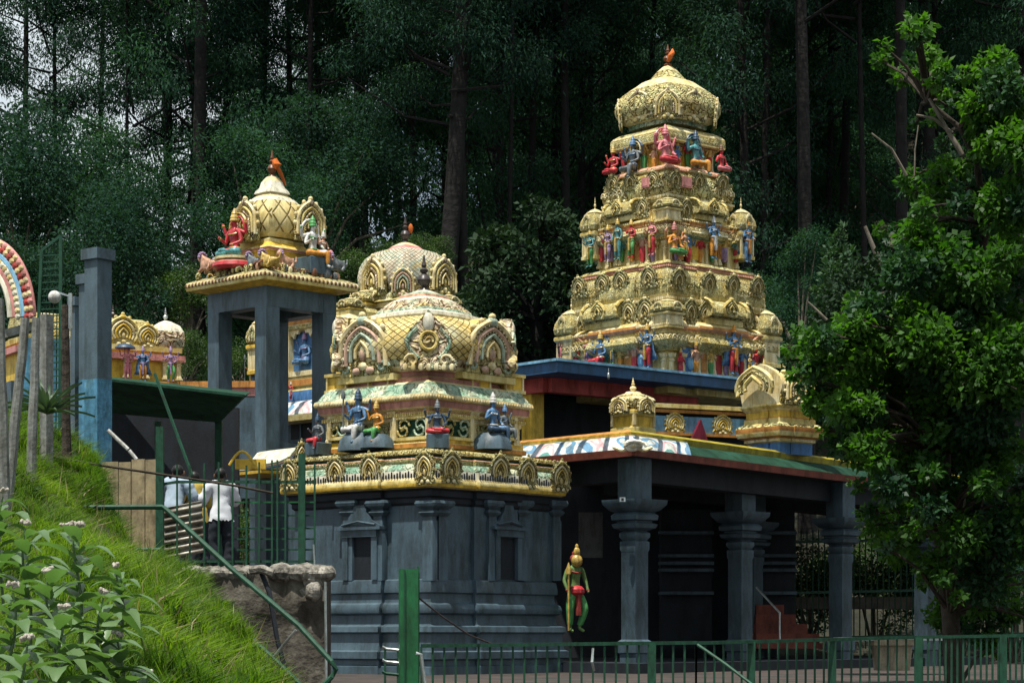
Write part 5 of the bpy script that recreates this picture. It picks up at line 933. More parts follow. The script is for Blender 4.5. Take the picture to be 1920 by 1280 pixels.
# retaining wall with rough top
root = empty('retaining_wall', at(500, 1280, 24.5), 0, 'stained concrete retaining wall with broken stone top behind the diagonal handrail', 'wall')
Yw = 24.5; a, b, c = q(300, 1320, 24.5), q(500, 1320, 24.2), q(612, 1320, 24.6); zt = q(0, 1075, 24.5).z
mb = MB(); nx = 24; pts = []
xs_ = [a.x+(c.x-a.x)*i/nx for i in range(nx+1)]; zs = [-.6+(zt+.6)*j/12 for j in range(13)]
for j, z in enumerate(zs):
    for i, x in enumerate(xs_): pts.append((x, .03*noise.noise(Vector((x*4, z*4, 0)))+(-.05 if abs(z-zt+.28) < .05 else 0), z))
mb.add(pts, [(j*(nx+1)+i, j*(nx+1)+i+1, (j+1)*(nx+1)+i+1, (j+1)*(nx+1)+i) for j in range(12) for i in range(nx)], CONC)
mb.box(((a.x+c.x)/2, .45, (zt-.6)/2-.01), (c.x-a.x-.02, .8, zt+.58), CONC); mb.build('wall_body', root)
random.seed(3); mb = MB()
for i in range(60):
    x = a.x+(c.x-a.x)*(i+.5)/60; r = .05+.04*random.random()+(.03 if i > 42 else 0); bb = len(mb.v); mb.ball((x, .05+.12*random.random(), zt+.01*random.random()), (r*1.4, r*1.6, r), STONE, 8, 6)
    for k in range(bb, len(mb.v)): v_ = Vector(mb.v[k]); mb.v[k] = tuple(v_+Vector((1, 1, 1))*.025*noise.noise(v_*14))
for i in range(14):
    r = .07+.05*random.random(); bb = len(mb.v); mb.ball((q(570+3*random.random()*10, 0, 24.5).x, .0+.15*random.random(), zt-.05-.2*random.random()), (r, r*1.3, r), STONE, 8, 6)
    for k in range(bb, len(mb.v)): v_ = Vector(mb.v[k]); mb.v[k] = tuple(v_+Vector((1, .6, 1))*.03*noise.noise(v_*12))
mb.build('broken_stone_top', root)
mb = MB(); mb.tube([q(488, 1068, 24.2), q(505, 1110, 24.1), q(520, 1200, 24.1), q(545, 1290, 24.1)], .028, SLATED, 8); mb.tube([q(470, 1068, 24.15), q(492, 1066, 24.1), q(512, 1074, 24.1)], .05, STONE, 7); thing1(mb, 'drain_hose', 'dark hose hanging down over the retaining wall', 'hose').location = root.location
# green fence behind the bank
root = empty('green_fence', at(440, 1060, 25), 0, 'dark green metal bar fence along the top of the retaining wall', 'fence')
for px, y0, y1, w_ in ((300, 1080, 800, .085), (566, 1072, 850, .075)): mb = MB(); mb.bar(q(px, y0, 25), q(px, y1, 25), w_, METG); mb.build('post', root)
for px, y0 in ((332, 870), (356, 872), (383, 868), (410, 866), (436, 868), (462, 872), (486, 866), (510, 862), (520, 862), (535, 868), (590, 868)): mb = MB(); mb.bar(q(px, 1068, 25), q(px, y0, 25), .02, METG); mb.build('bar', root)
for x0, y0, x1, y1, w_ in ((330, 903, 592, 903, .03), (300, 1052, 590, 1052, .025), (300, 908, 332, 903, .03)): mb = MB(); mb.bar(q(x0, y0, 25.03), q(x1, y1, 25.03), w_, METG); mb.build('rail', root)
for i, y_ in enumerate((941, 966, 990, 1010, 1030)): mb = MB(); mb.bar(q(440, y_, 25.05), q(590, y_, 25.05), .018, METG if i else METG2); mb.build('rung', root)
mb = MB(); mb.tube([q(590, 1062, 24.9), q(588, 1020, 24.9)], .012, STEEL); mb.build('bolt', root)
mb = MB(); pts = [at(60, 850, 24.4), at(195, 873, 24.4), at(330, 893, 24.4), at(440, 910, 24.4), at(512, 924, 24.4)]; mb.tube(pts, .014, BARKB, 6); thing1(mb, 'cable', 'dark sagging cable crossing in front of the planks and fence', 'cable')
# handrails
root = empty('stair_handrail', at(300, 950, 23), 0, 'green tubular stair handrail running diagonally down past the retaining wall', 'handrail')
def rail(nm, L_, r, m=METG): mb = MB(); mb.tube([at(px, py, Y)-root.location for px, py, Y in L_], r, m, 8); mb.build(nm, root)
rail('top_rail', [(120, 951, 23), (304, 950, 23), (312, 955, 23), (430, 1062, 22.5), (560, 1172, 22), (622, 1240, 21.8), (630, 1254, 21.8), (622, 1268, 21.8), (600, 1290, 21.8)], .027)
rail('middle_rail', [(230, 1029, 23), (300, 1030, 23), (304, 1056, 23), (420, 1150, 22.5), (514, 1234, 22.1), (570, 1290, 22)], .022)
rail('strut', [(555, 1180, 22), (512, 1232, 22.1)], .014, STEEL); rail('corner_post', [(612, 1300, 22.5), (610, 1090, 22.5)], .014, STEEL)
# wooden planks and corrugated sheet
root = empty('plank_fence', at(240, 1060, 26), 0, 'pale wooden plank fence panel between the grass bank and the green post', 'fence')
for i, (x0, x1) in enumerate(((192, 222), (223, 246), (247, 272), (273, 299))):
    mb = MB(); y_ = 866-2.5*i+(i % 2)*3; a, b = q(x0, y_, 26), q(x1-.6, y_-1, 26); lo = q(x0, 1150, 26).z
    mb.poly([(a.x, lo), (b.x-(.05 if i == 3 else 0), lo), (b.x, (lo+a.z)/2), (b.x, b.z), (a.x, a.z)], -.012-.004*(i % 2), .012, WOODP); mb.build('plank', root)
mb = MB(); nn = 60; vs = []
for j in range(nn):
    f_ = j/(nn-1); y_ = 946+96*f_; dz = .028*math.sin(f_*PI*2*7)
    a, b = at(306+4*f_, y_+6, 25.6), at(378+6*f_, y_-8, 25.6); vs += [(a.x, a.y+dz, a.z), (b.x, b.y+dz, b.z)]
mb.add(vs, [(2*j, 2*j+1, 2*j+3, 2*j+2) for j in range(nn-1)], ZINC); o = thing1(mb, 'corrugated_sheet', 'rusty grey corrugated metal sheet leaning behind the green post', 'metal sheet', None, 80); md = o.modifiers.new('s', 'SOLIDIFY'); md.thickness = .006
mb = MB(); mb.tube([at(202, 806, 26.5), at(240, 842, 26.5)], .024, SWHITE, 8); mb.tube([at(242, 844, 26.5), at(256, 861, 26.5)], .023, SWHITE, 8); thing1(mb, 'tube_lamp', 'white fluorescent tube hanging at a slant beside the blue pillar base', 'lamp')
mb = MB(); mb.box(at(470, 870, 31), (.42, .08, .14), YELLOW); mb.tube([at(430+i*6, 872-26*math.sin(i/8*PI), 30.8) for i in range(9)], .02, YELLOW, 6); thing1(mb, 'yellow_frame', 'bright yellow curved frame below the beam behind the white-shirted person', 'frame')
# green post and front railing
root = empty('green_post', at(766, 1300, 18), R(8), 'broad bright green metal gate post in front of the slate shrine', 'post'); zt = at(0, 1066, 18).z-root.location.z
mb = MB(); mb.box((0, 0, zt/2-.3), (.15, .1, zt+.6), METG2); mb.build('post_body', root); mb = MB(); mb.box((.075, -.03, zt/2-.29), (.02, .012, zt+.62), METG); mb.box((-.035, -.056, zt/2-.3), (.01, .012, zt+.58), METG); mb.build('edge_strip', root)
mb = MB(); mb.tube([at(785, 1120, 18.1), at(830, 1156, 18.3), at(880, 1190, 18.5), at(932, 1210, 18.8)], .008, DARK, 6); thing1(mb, 'rope', 'thin rope sagging from the green gate post to the front railing', 'rope')
mb = MB(); mb.tube([at(780, 1224, 17.8), at(789, 1226, 17.8), at(799, 1300, 17.8)], .016, STEEL, 8); thing1(mb, 'bent_pipe', 'pale bent pipe leaning right behind the green gate post', 'pipe')
root = empty('gate_panel', at(733, 1290, 18.4), 0, 'low green gate panel with pale curled bars left of the green post', 'gate')
for px in (722, 746): mb = MB(); mb.bar(q(px, 1300, 18.4), q(px, 1215, 18.4), .018, METG); mb.build('upright', root)
for y_ in (1216, 1240, 1262): mb = MB(); mb.tube([q(717, y_-4, 18.4), q(725, y_, 18.4), q(748, y_+2, 18.4)], .014, STEEL if y_ != 1262 else METG, 7); mb.build('curled_bar', root)
root = empty('front_railing', at(1040, 1300, 19), 0, 'green front railing with vertical bars, section right beside the green post', 'railing')
def railing(segs, label, Y0, Y1, sp, w_=.014):
    pass
def rail_section(x0, y0, Y0, x1, y1, Y1, sp, lab, group, posts, dy=14):
    global root
    if lab: root = empty('front_railing', at((x0+x1)/2, 1300, (Y0+Y1)/2), 0, lab, 'railing', group)
    mb = MB(); mb.bar(at(x0, y0, Y0)-root.location, at(x1, y1, Y1)-root.location, .03, METG); mb.build('top_rail', root)
    n = int(abs(x1-x0)/sp)
    for i in range(n+1):
        f_ = i/n; px = x0+(x1-x0)*f_; Y = Y0+(Y1-Y0)*f_; y_ = y0+(y1-y0)*f_; mb = MB(); mb.bar(q(px, 1330, Y), q(px, y_+2, Y), .018, METG); mb.build('bar', root)
    for px in posts: f_ = (px-x0)/(x1-x0); Y = Y0+(Y1-Y0)*f_; mb = MB(); mb.bar(q(px, 1330, Y), q(px, y0+(y1-y0)*f_, Y), .07, METG); mb.build('post', root)
bpy.data.objects.remove(root)
rail_section(790, 1210, 18.4, 1305, 1204, 19.5, 21, 'green bar railing section beside the gate post, left half of the foreground', None, (1222,))
rail_section(1305, 1205, 19.5, 1716, 1194, 21.5, 17, 'green bar railing section in front of the columned hall, middle right', None, (1408, 1560))
rail_section(1718, 1194, 21.5, 1960, 1190, 22, 11, 'closely spaced green bar railing at the right edge', None, (1722, 1880))
mb = MB(); mb.tube([at(1308, 1208, 19.2), at(1360, 1244, 19), at(1420, 1290, 18.8)], .014, METG, 7); thing1(mb, 'brace_pipe', 'thin green pipe slanting down from the joint of the front railing', 'pipe')
mb = MB(); mb.tube([at(1112, 1215, 19), at(1110, 1240, 18.95), at(1114, 1256, 19)], .012, STEEL, 6); thing1(mb, 'plastic_tie', 'pale twisted plastic tie on the front railing', 'tie')
root = empty('planter_box', at(1672, 1256, 34), 0, 'pale concrete planter trough behind the right railing', 'planter')
PL = M('planter_concrete', (.3, .26, .19), scale=3, rough=.9, bump=.5); mb = MB(); s = 34/F; mb.loft(SQ, [(29*s, 0), (33*s, 46*s), (38*s, 47*s), (38*s, 58*s), (30*s, 58*s)], PL); mb.build('trough', root); mb = MB(); mb.box((0, 0, 59*s), (1.7, .5, .05), STEEL); mb.build('ledge', root)
# back fence at the right side of the hall
root = empty('back_fence', at(1650, 1190, 45), 0, 'tall dark bar fence behind the hall columns on the right', 'fence')
mb = MB()
for y_ in (1010, 1105, 1190): mb = MB(); mb.bar(q(1478, y_+6, 45), q(1960, y_-4, 47), .05, METG); mb.build('rail', root)
for i in range(44): px = 1480+11*i; mb = MB(); mb.bar(q(px, 1215, 45+2*i/44), q(px, 992, 45+2*i/44), .025, METG); mb.build('bar', root)
mb = MB(); mb.box(at(1630, 1130, 46.5), (4.5, .3, .25), M('pale_kerb', (.14, .12, .1))); thing1(mb, 'garden_kerb', 'pale low kerb wall seen between the bars of the back fence', 'kerb')
# ------------------------------------------------------------------ vegetation
def quads(name, c, d, n, Lh, Wh, m, bend=.15):     # many small leaves in one mesh: diamonds folded along the midrib
    k = len(c); d = d/np.linalg.norm(d, axis=1)[:, None]; s = np.cross(d, n); s /= (np.linalg.norm(s, axis=1)[:, None]+1e-9); n = np.cross(s, d)
    Lh = Lh[:, None]; Wh = Wh[:, None]
    v = np.stack([c, c+d*Lh*.45-s*Wh+n*Lh*bend*.3, c+d*Lh-n*Lh*bend, c+d*Lh*.45+s*Wh+n*Lh*bend*.3], 1).reshape(-1, 3)
    me = bpy.data.meshes.new(name); me.vertices.add(4*k); me.vertices.foreach_set('co', v.astype(np.float32).ravel()); me.loops.add(4*k); me.loops.foreach_set('vertex_index', np.arange(4*k, dtype=np.int32))
    me.polygons.add(k); me.polygons.foreach_set('loop_start', np.arange(0, 4*k, 4, dtype=np.int32)); me.materials.append(m); me.update(calc_edges=True); me.validate(); return me
def cloud(clumps, dens, L, W, droop=0., flat=.8, out=.5, shell=.35):
    C = []; D = []; 
    for (x, y, z, r) in clumps:
        k = max(4, int(dens*r*r)); u_ = RNG.normal(size=(k, 3)); u_ /= np.linalg.norm(u_, axis=1)[:, None]; rad = r*(shell+(1-shell)*RNG.random(k))**.6; lump = 1+.25*np.sin(u_[:, 0]*7+x)*np.cos(u_[:, 2]*6+z)
        p = u_*(rad*lump)[:, None]; p[:, 2] *= flat; C.append(p+np.array([x, y, z])); dd = u_*out+RNG.normal(size=(k, 3))*.6; dd[:, 2] -= droop; D.append(dd)
    C = np.concatenate(C); D = np.concatenate(D); k = len(C); N_ = RNG.normal(size=(k, 3)); N_[:, 2] += 1.2
    return C, D, N_, L*(.6+.8*RNG.random(k)), W*(.6+.8*RNG.random(k))
LF = leafmat('forest_leaf', (.014, .044, .030), (.038, .092, .048), .28, .8, .08); LF2 = leafmat('forest_leaf_dark', (.012, .036, .028), (.028, .068, .042), .25, .8, .08); LU = leafmat('understory_leaf', (.014, .04, .014), (.06, .11, .02), .3, .55, .3)
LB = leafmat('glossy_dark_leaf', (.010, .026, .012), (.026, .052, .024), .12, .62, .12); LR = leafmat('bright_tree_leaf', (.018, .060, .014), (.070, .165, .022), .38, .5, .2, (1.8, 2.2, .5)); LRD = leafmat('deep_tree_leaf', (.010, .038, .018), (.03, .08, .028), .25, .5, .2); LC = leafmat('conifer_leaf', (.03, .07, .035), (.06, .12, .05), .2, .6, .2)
def gum_proto(seed, H, low, dens, spread, m, L=.15, W=.021):
    rnd = random.Random(seed); mb = MB(); tr = []; n = 12; ox = rnd.uniform(-.5, .5)
    for i in range(n+1): f_ = i/n; tr.append(Vector((ox*math.sin(f_*3), .4*math.sin(f_*2+seed), H*f_*.97-1.5*(i == 0))))
    mb.tube(tr, [.17*(1-.8*i/n)*(1.25 if i == 0 else 1) for i in range(n+1)], BARK, 9); cl = []; lb = MB()
    nb = rnd.randint(38, 48)
    for b in range(nb):
        f_ = low+(1-low)*(b+rnd.random())/nb; base = tr[int(f_*n)].lerp(tr[min(n, int(f_*n)+1)], f_*n % 1); a = rnd.uniform(0, 2*PI); ln = spread*(1.15-f_*.75)*rnd.uniform(.5, 1.2)
        tip = base+Vector((math.cos(a)*ln, math.sin(a)*ln, ln*rnd.uniform(.25, .9))); mid = base.lerp(tip, .5)+Vector((0, 0, -.12*ln)); lb.tube([base, mid, tip], [.07*(1.2-f_), .045*(1.2-f_), .015], BARK, 5)
        for q_ in range(rnd.randint(2, 4)):
            g = mid.lerp(tip, rnd.uniform(.1, 1.15))+Vector((rnd.uniform(-.5, .5), rnd.uniform(-.5, .5), rnd.uniform(-.4, .4))); cl.append((g.x, g.y, g.z, rnd.uniform(.45, 1.1)))
    C, D, N_, l, w_ = cloud(cl, dens, L, W, .9, .75, .5, .1); return mb.mesh('trunk', 60), lb.mesh('limbs', 60), quads('crown', C, D, N_, l, w_, m)
GUM = [gum_proto(11, 27, .16, 460, 3.3, LF), gum_proto(12, 24, .08, 480, 3.0, LF2), gum_proto(13, 30, .28, 460, 3.4, LF), gum_proto(14, 22, .04, 480, 2.8, LF), gum_proto(15, 32, .40, 420, 3.4, LF2)]
def gum(px, Y, k, sc, label, group=None, thick=1., name='eucalyptus_tree', x=None):
    x = (px-960)/F*Y if x is None else x; root = empty(name, (x, Y, hill(x, Y)), random.uniform(0, 6.28), label, 'tree', group); t = inst('trunk', GUM[k][0], root, (0, 0, 0), (0, 0, 0), (thick*sc, thick*sc, sc)); inst('limbs', GUM[k][1], root, scale=sc); inst('crown', GUM[k][2], root, scale=sc); return root
random.seed(21)
for px, Y, k, sc, th, lab in ((822, 59, 4, 1.0, 1.9, 'thick dark eucalyptus trunk rising between the front shrine and the gold tower'), (326, 62, 2, 1.0, 1.6, 'tall dark eucalyptus whose straight trunk stands behind the green shed roof'), (290, 66, 2, .95, 1.0, 'slim dark eucalyptus just left of the straight thick-trunked one'),
                               (896, 60, 4, .95, 1.2, 'dark eucalyptus immediately right of the thickest trunk'), (955, 63, 4, 1.0, .5, 'slender dark eucalyptus left of the round dark bush tree'), (1490, 60, 4, 1.05, 1.3, 'brown-trunked eucalyptus right of the gold tower'), (1672, 62, 4, 1.1, 1.1, 'eucalyptus with a lit brown trunk above the dead snags'), (1772, 66, 4, 1.1, 1.3, 'eucalyptus trunk behind the bright green tree at right'), (1890, 66, 2, 1.1, 1.2, 'eucalyptus at the right edge of the forest'), (1590, 70, 4, 1.0, 1.0, 'eucalyptus standing back above the small conifer')):
    gum(px, Y, k, sc, lab, None, th)
SL = [(120, 66), (180, 71), (225, 64), (385, 70), (440, 65), (505, 72), (560, 64), (615, 69), (665, 66), (745, 71), (860, 66), (925, 72), (985, 67), (1035, 70), (1080, 65), (1120, 72), (1420, 66), (1540, 71), (1450, 72), (1625, 64), (1720, 70)]
SLN = ['above the left temple dome', 'left of the tall slate pillar top', 'right of the tall slate pillar top', 'left of the red lotus statue', 'just left of the small latticed dome', 'straight above the latticed dome finial', 'right of the latticed dome finial', 'above the right end of the pavilion slab', 'second right of the latticed dome', 'above the pastel dome finial', 'right of the thickest trunk', 'between the thickest trunk and round tree', 'above the round dark tree top', 'above the right of the round dark tree', 'left of the tower crown', 'beside the left shoulder of the tower', 'right of the tower crown', 'left of the grey-green conifer', 'second right of the tower crown', 'right of the grey-green conifer', 'left of the bright tree top']
for (px, Y), tx in zip(SL, SLN): gum(px, Y, 4, random.uniform(.85, 1.05), 'slim straight eucalyptus trunk '+tx, 'slim eucalyptus trunks in the front of the forest', random.uniform(.5, .95))
ZN = [(-.16, 'at the upper left corner of the picture'), (-.105, 'above the tall slate pillars and green shed'), (-.06, 'behind the latticed dome of the column pavilion'), (-.015, 'behind the two domed shrines'), (.03, 'above the round dark-leaved tree'), (.06, 'directly left of the gold tower'), (.1, 'directly right of the gold tower'), (.15, 'above the small grey-green conifer'), (.2, 'behind the top of the bright green tree'), (9, 'at the upper right edge of the picture')]
def zone(x, y, nrow): z = next(t for q_, t in ZN if x/y < q_); return ('tall dark eucalyptus, %s row of the forest, ' % ('nearer' if nrow < 2 else 'farther'))+z
cnt = 0
for Y0, nrow, step in ((68, 0, 3.4), (75, 1, 3.2), (83, 2, 3.2), (92, 3, 3.4), (102, 4, 3.8), (112, 5, 4.2)):
    half = Y0*.235+4; x = -half
    while x < half+2:
        xx = x+random.uniform(-1, 1); yy = Y0+random.uniform(-2.5, 2.5); z_ = zone(xx, yy, nrow)
        skip = (nrow == 0 and xx < -9 and random.random() < .5) or (nrow >= 2 and xx/yy < -.02 and random.random() < (.7 if xx/yy < -.1 else .5)) or (nrow == 1 and xx/yy < -.12 and random.random() < .2)
        if nrow >= 1 and xx/yy < -.13 and random.random() < .82: skip = True
        if not skip: gum(0, yy, random.choice((0, 1, 2, 3, 3)), random.uniform(.82, 1.08), z_, z_.replace('tall dark eucalyptus', 'trees'), 1., x=xx)
        x += step*random.uniform(.8, 1.2)
# understory bushes
def bush_proto(seed, R_, H, m, dens=900, L=.11, W=.035, nm='foliage'):
    rnd = random.Random(seed); cl = []; mb = MB()
    for i in range(26):
        a = rnd.uniform(0, 2*PI); r = R_*rnd.random()**.6; z = H*(.15+.8*rnd.random()*(1-.4*r/R_)); cl.append((r*math.cos(a), r*math.sin(a), z, rnd.uniform(.28, .5)*R_*.8))
        if i < 9: mb.tube([(0, 0, -.5), (r*.4*math.cos(a), r*.4*math.sin(a), z*.5), (r*math.cos(a), r*math.sin(a), z)], [.06, .04, .012], BARKP, 5)
    C, D, N_, l, w_ = cloud(cl, dens, L, W, .2, .85, .6, .3); return mb.mesh('stem', 60), quads(nm, C, D, N_, l, w_, m)
BU = [bush_proto(1, 2.2, 3.6, LU), bush_proto(2, 2.6, 4.6, LF2, 1300, .10, .026), bush_proto(3, 1.8, 5.2, LF, 1400, .10, .024)]
def bush(px, Y, k, sc, lab, group=None, name='bush', ybase=None):
    x = (px-960)/F*Y; z = hill(x, Y) if ybase is None else at(px, ybase, Y).z; root = empty(name, (x, Y, z), random.uniform(0, 6), lab, 'bush', group); sc *= (.42 if Y > 52 else .55) if k == 0 else .8; inst('stem', BU[k][0], root, scale=sc); inst('foliage', BU[k][1], root, scale=sc)
for px, Y, k, sc, yb, lab in ((345, 53, 0, .95, 720, 'light green bush seen between the green shed and the column pavilion'), (360, 55, 0, 1.2, 620, 'yellow-green shrub left of the red lotus statue'), (700, 56, 0, 1.1, 560, 'pale green shrub above the pastel dome, left of its finial'), (790, 55, 0, .8, 520, 'small bright shrub right of the dark finial of the pastel dome'),
                              (450, 54, 0, 1.0, 740, 'green bush seen between the left columns of the pavilion'), (250, 56, 1, 1.2, 640, 'dark bush above the left temple vault'), (110, 55, 1, 1.2, 760, 'dark bush behind the wire mesh panel'), (1150, 57, 1, 1.1, 700, 'dark bush tucked behind the left edge of the gold tower'), (1500, 58, 2, 1.0, 700, 'dim bush right of the foot of the gold tower'),
                              (1640, 50, 0, 1.3, 1200, 'lit green bush behind the back fence, left of the dark column'), (1520, 49, 0, 1.1, 1180, 'lit yellow-green bush behind the back fence beside the red steps'), (1800, 50, 2, 1.3, 1190, 'dark bush behind the back fence at the right'), (1900, 48, 1, 1.2, 1200, 'dark bush at the lower right corner behind the fence'), (600, 50, 0, 1.2, 1130, 'green bush seen through the ladder-like fence rungs'), (500, 48, 0, .8, 1060, 'bright bush glimpsed right of the white-shirted person'),
                              (480, 58, 2, 1.2, 560, 'dim bush behind the small latticed dome'), (200, 62, 2, 1.3, 540, 'dim bush behind the tall slate pillar'), (40, 60, 1, 1.5, 560, 'dim bush behind the rainbow arch'), (600, 62, 1, 1.3, 480, 'dim bush above the right end of the pavilion slab')):
    bush(px, Y, k, sc, lab, 'bushes at the foot of the forest', ybase=yb)
for i, Y in enumerate([60+1.1*i for i in range(44)]):
    x = -Y*.24+((i*7.3) % 29)/29*Y*.48; zl = 'dim understory bush among the trunks, '+next(t for q_, t in ZN if x/Y < q_); root = empty('bush', (x, Y, hill(x, Y)-.2), i, zl, 'bush', zl.replace('bush', 'bushes')); k = 1+i % 2; inst('stem', BU[k][0], root, scale=1.3); inst('foliage', BU[k][1], root, scale=1.3)
# far forest mass closing the hillside
cl = [(x+random.uniform(-2, 2), Y+random.uniform(-3, 3), hill(x, Y)+random.uniform(1, 8), random.uniform(1.6, 3.2)) for Y in (96, 108, 118) for x in np.arange(-36, 40, 2.4) if x/Y > -.04 or Y < 100]
C, D, N_, l, w_ = cloud(cl, 70, .5, .13, .3, 1, .6, .4); tag(inst('far_wood', quads('far_wood', C, D, N_, l, w_, LF2)), 'dark mass of distant wood covering the hillside behind the trees', 'wood', None, 'stuff')
# big round dark tree between front shrine and tower
def clump_tree(name, label, blobs, Y, trunkpts, m, L, W, dens, rad=(.2, .05), cat='tree', m2=None, tm=BARK, twigs=(), yj=1.2, droop=.1, flat=.85):
    b0 = at(trunkpts[0][0], trunkpts[0][1], Y); root = empty(name, b0, 0, label, cat); s = Y/F; mb = MB(); P = [at(px, py, Y)-b0 for px, py in trunkpts]; mb.tube(P, [rad[0]+(rad[1]-rad[0])*i/(len(P)-1) for i in range(len(P))], tm, 9)
    rnd = random.Random(len(blobs)); cl = []; cl2 = []
    for i, (px, py, r) in enumerate(blobs[:]):
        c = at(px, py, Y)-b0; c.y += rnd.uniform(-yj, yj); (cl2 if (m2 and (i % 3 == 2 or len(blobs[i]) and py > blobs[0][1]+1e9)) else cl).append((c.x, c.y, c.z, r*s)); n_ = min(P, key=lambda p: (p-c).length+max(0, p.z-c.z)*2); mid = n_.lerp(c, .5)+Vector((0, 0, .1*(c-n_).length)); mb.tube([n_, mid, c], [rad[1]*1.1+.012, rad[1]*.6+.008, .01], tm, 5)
        for q_ in range(3): e = c+Vector((rnd.uniform(-1, 1), rnd.uniform(-1, 1), rnd.uniform(-.6, 1)))*r*s*.8; mb.tube([c.lerp(mid, .3), e], [.014, .005], tm, 4)
    for tw in twigs: mb.tube([at(*p, Y-.3)-b0 for p in tw[1:]], [tw[0]*(1-.5*i/(len(tw)-2)) for i in range(len(tw)-1)], BARKP, 6)
    mb.build('trunk', root, 60)
    C, D, N_, l, w_ = cloud(cl, dens, L, W, droop, flat, .6, .15); inst('crown', quads('crown', C, D, N_, l, w_, m), root)
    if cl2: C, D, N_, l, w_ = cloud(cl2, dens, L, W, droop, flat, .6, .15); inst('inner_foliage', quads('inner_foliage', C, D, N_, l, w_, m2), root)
rnd = random.Random(5); bl_ = []
for i in range(95):
    a = rnd.uniform(0, 2*PI); r = rnd.random()**.55; px, py = 1010+150*r*math.cos(a), 560+165*r*math.sin(a)
    if py < 1010-px*.62 and px < 960: continue
    bl_.append((px, py, rnd.uniform(24, 44)))
clump_tree('broadleaf_tree', 'big round dark-leaved tree between the domed front shrine and the gold tower', bl_, 53.5, [(1010, 800), (1012, 700), (1005, 600), (1015, 500)], LB, .16, .05, 900, (.3, .1), yj=1.6)
clump_tree('conifer_tree', 'small grey-green conifer right of the gold tower', [(1575, 445, 14), (1565, 475, 20), (1585, 480, 20), (1560, 510, 24), (1590, 515, 26), (1545, 545, 22), (1575, 550, 28), (1600, 555, 24), (1550, 585, 26), (1580, 600, 26), (1605, 590, 22), (1578, 430, 8)], 54, [(1575, 700), (1575, 560), (1577, 440)], LC, .14, .03, 2200, (.1, .02), yj=.4, droop=-.3)
clump_tree('bluish_shrub_tree', 'bluish-green leafy shrub behind the upper left of the bright green tree', [(1570, 560, 40), (1610, 530, 44), (1650, 500, 36), (1600, 590, 50), (1560, 610, 44), (1650, 560, 50), (1690, 540, 44), (1520, 640, 40), (1550, 660, 44), (1600, 640, 50), (1630, 600, 44), (1680, 590, 50), (1540, 600, 26), (1700, 500, 34)], 33, [(1640, 900), (1630, 750), (1620, 620)], LB, .09, .03, 2600, (.1, .03), yj=.8)
# unseen trees added right of and behind the camera, to shade hall and walls
for i, (x, y, k) in enumerate(((10.8, 21, 1), (12, 26, 3), (13.5, 31, 0), (15, 36, 3), (11.5, 16, 3), (16, 24, 1), (13.5, 41, 1), (6, -6, 1), (10, 2, 3), (1, -9, 3), (-5, -8, 1), (13, 9, 0), (-10, -3, 3))):
    gum(0, y, k, .8, 'tall unseen eucalyptus, added out of view to shade the hall', 'unseen eucalyptus trees added for shade', 1, x=x)
# dead snags
for pts, lab in (([(1655, 500), (1640, 470), (1622, 424)], 'bare pale leaning snag above the bluish bushes at right'), ([(1674, 500), (1672, 470), (1669, 434)], 'short upright pale snag beside the leaning one')):
    mb = MB(); mb.tube([at(px, py, 40) for px, py in pts], [.06, .045, .03], BARKP, 7); mb.tube([at(pts[0][0]+5, pts[0][1]+60, 40), at(*pts[0], 40)], [.07, .06], BARKP, 7); tag(mb.build('dead_snag', None, 60), lab, 'dead tree', 'dead snags')
# right foreground tree
RB = [(1700, 88, 38), (1755, 92, 34), (1672, 105, 22), (1728, 118, 32), (1850, 145, 36), (1900, 150, 45), (1700, 130, 24), (1790, 165, 26), (1735, 165, 26), (1830, 215, 42), (1890, 225, 50), (1770, 200, 22), (1716, 322, 32), (1755, 330, 36), (1790, 322, 24), (1880, 320, 52), (1830, 300, 30), (1740, 372, 34), (1800, 400, 52), (1860, 410, 60), (1905, 380, 50), (1700, 420, 30), (1760, 450, 50), (1690, 465, 34), (1820, 480, 60),
      (1890, 480, 60), (1730, 510, 55), (1670, 540, 50), (1790, 545, 60), (1870, 560, 65), (1610, 600, 40), (1660, 610, 55), (1720, 600, 60), (1800, 630, 65), (1880, 640, 60), (1560, 655, 38), (1530, 640, 34), (1600, 670, 48), (1660, 690, 60), (1730, 690, 60), (1500, 668, 26), (1515, 700, 30), (1550, 720, 44), (1600, 740, 44), (1800, 720, 70), (1880, 730, 60), (1680, 770, 60), (1740, 780, 60), (1590, 790, 44), (1630, 820, 40), (1560, 780, 34), (1820, 800, 60), (1890, 820, 60), (1700, 840, 50), (1760, 860, 55),
      (1650, 880, 30), (1830, 880, 50), (1890, 900, 50), (1690, 930, 36), (1670, 975, 34), (1720, 985, 26), (1780, 930, 34), (1880, 980, 46), (1840, 960, 30), (1900, 1040, 36), (1615, 880, 26), (1640, 925, 30), (1680, 1030, 34), (1590, 850, 30), (1850, 200, 44), (1905, 300, 50), (1870, 260, 44), (1850, 1010, 60), (1780, 1010, 50), (1900, 1100, 60), (1830, 1090, 50), (1740, 1060, 34), (1790, 1150, 40), (1880, 1160, 50), (1730, 920, 50), (1770, 700, 70), (1770, 610, 70), (1840, 680, 70), (1700, 660, 60), (1520, 660, 26), (1630, 640, 50)]
rnd = random.Random(9); RB2 = []
for px, py, r in RB:
    up = py < 430; RB2.append((px, py, r*((1.05 if px > 1800 else .7) if up else 1.05)))
    for q_ in range(2 if up else 3): a = rnd.uniform(0, 6.28); RB2.append((px+r*1.0*math.cos(a), py+r*.9*math.sin(a), r*rnd.uniform(.35, .6)))
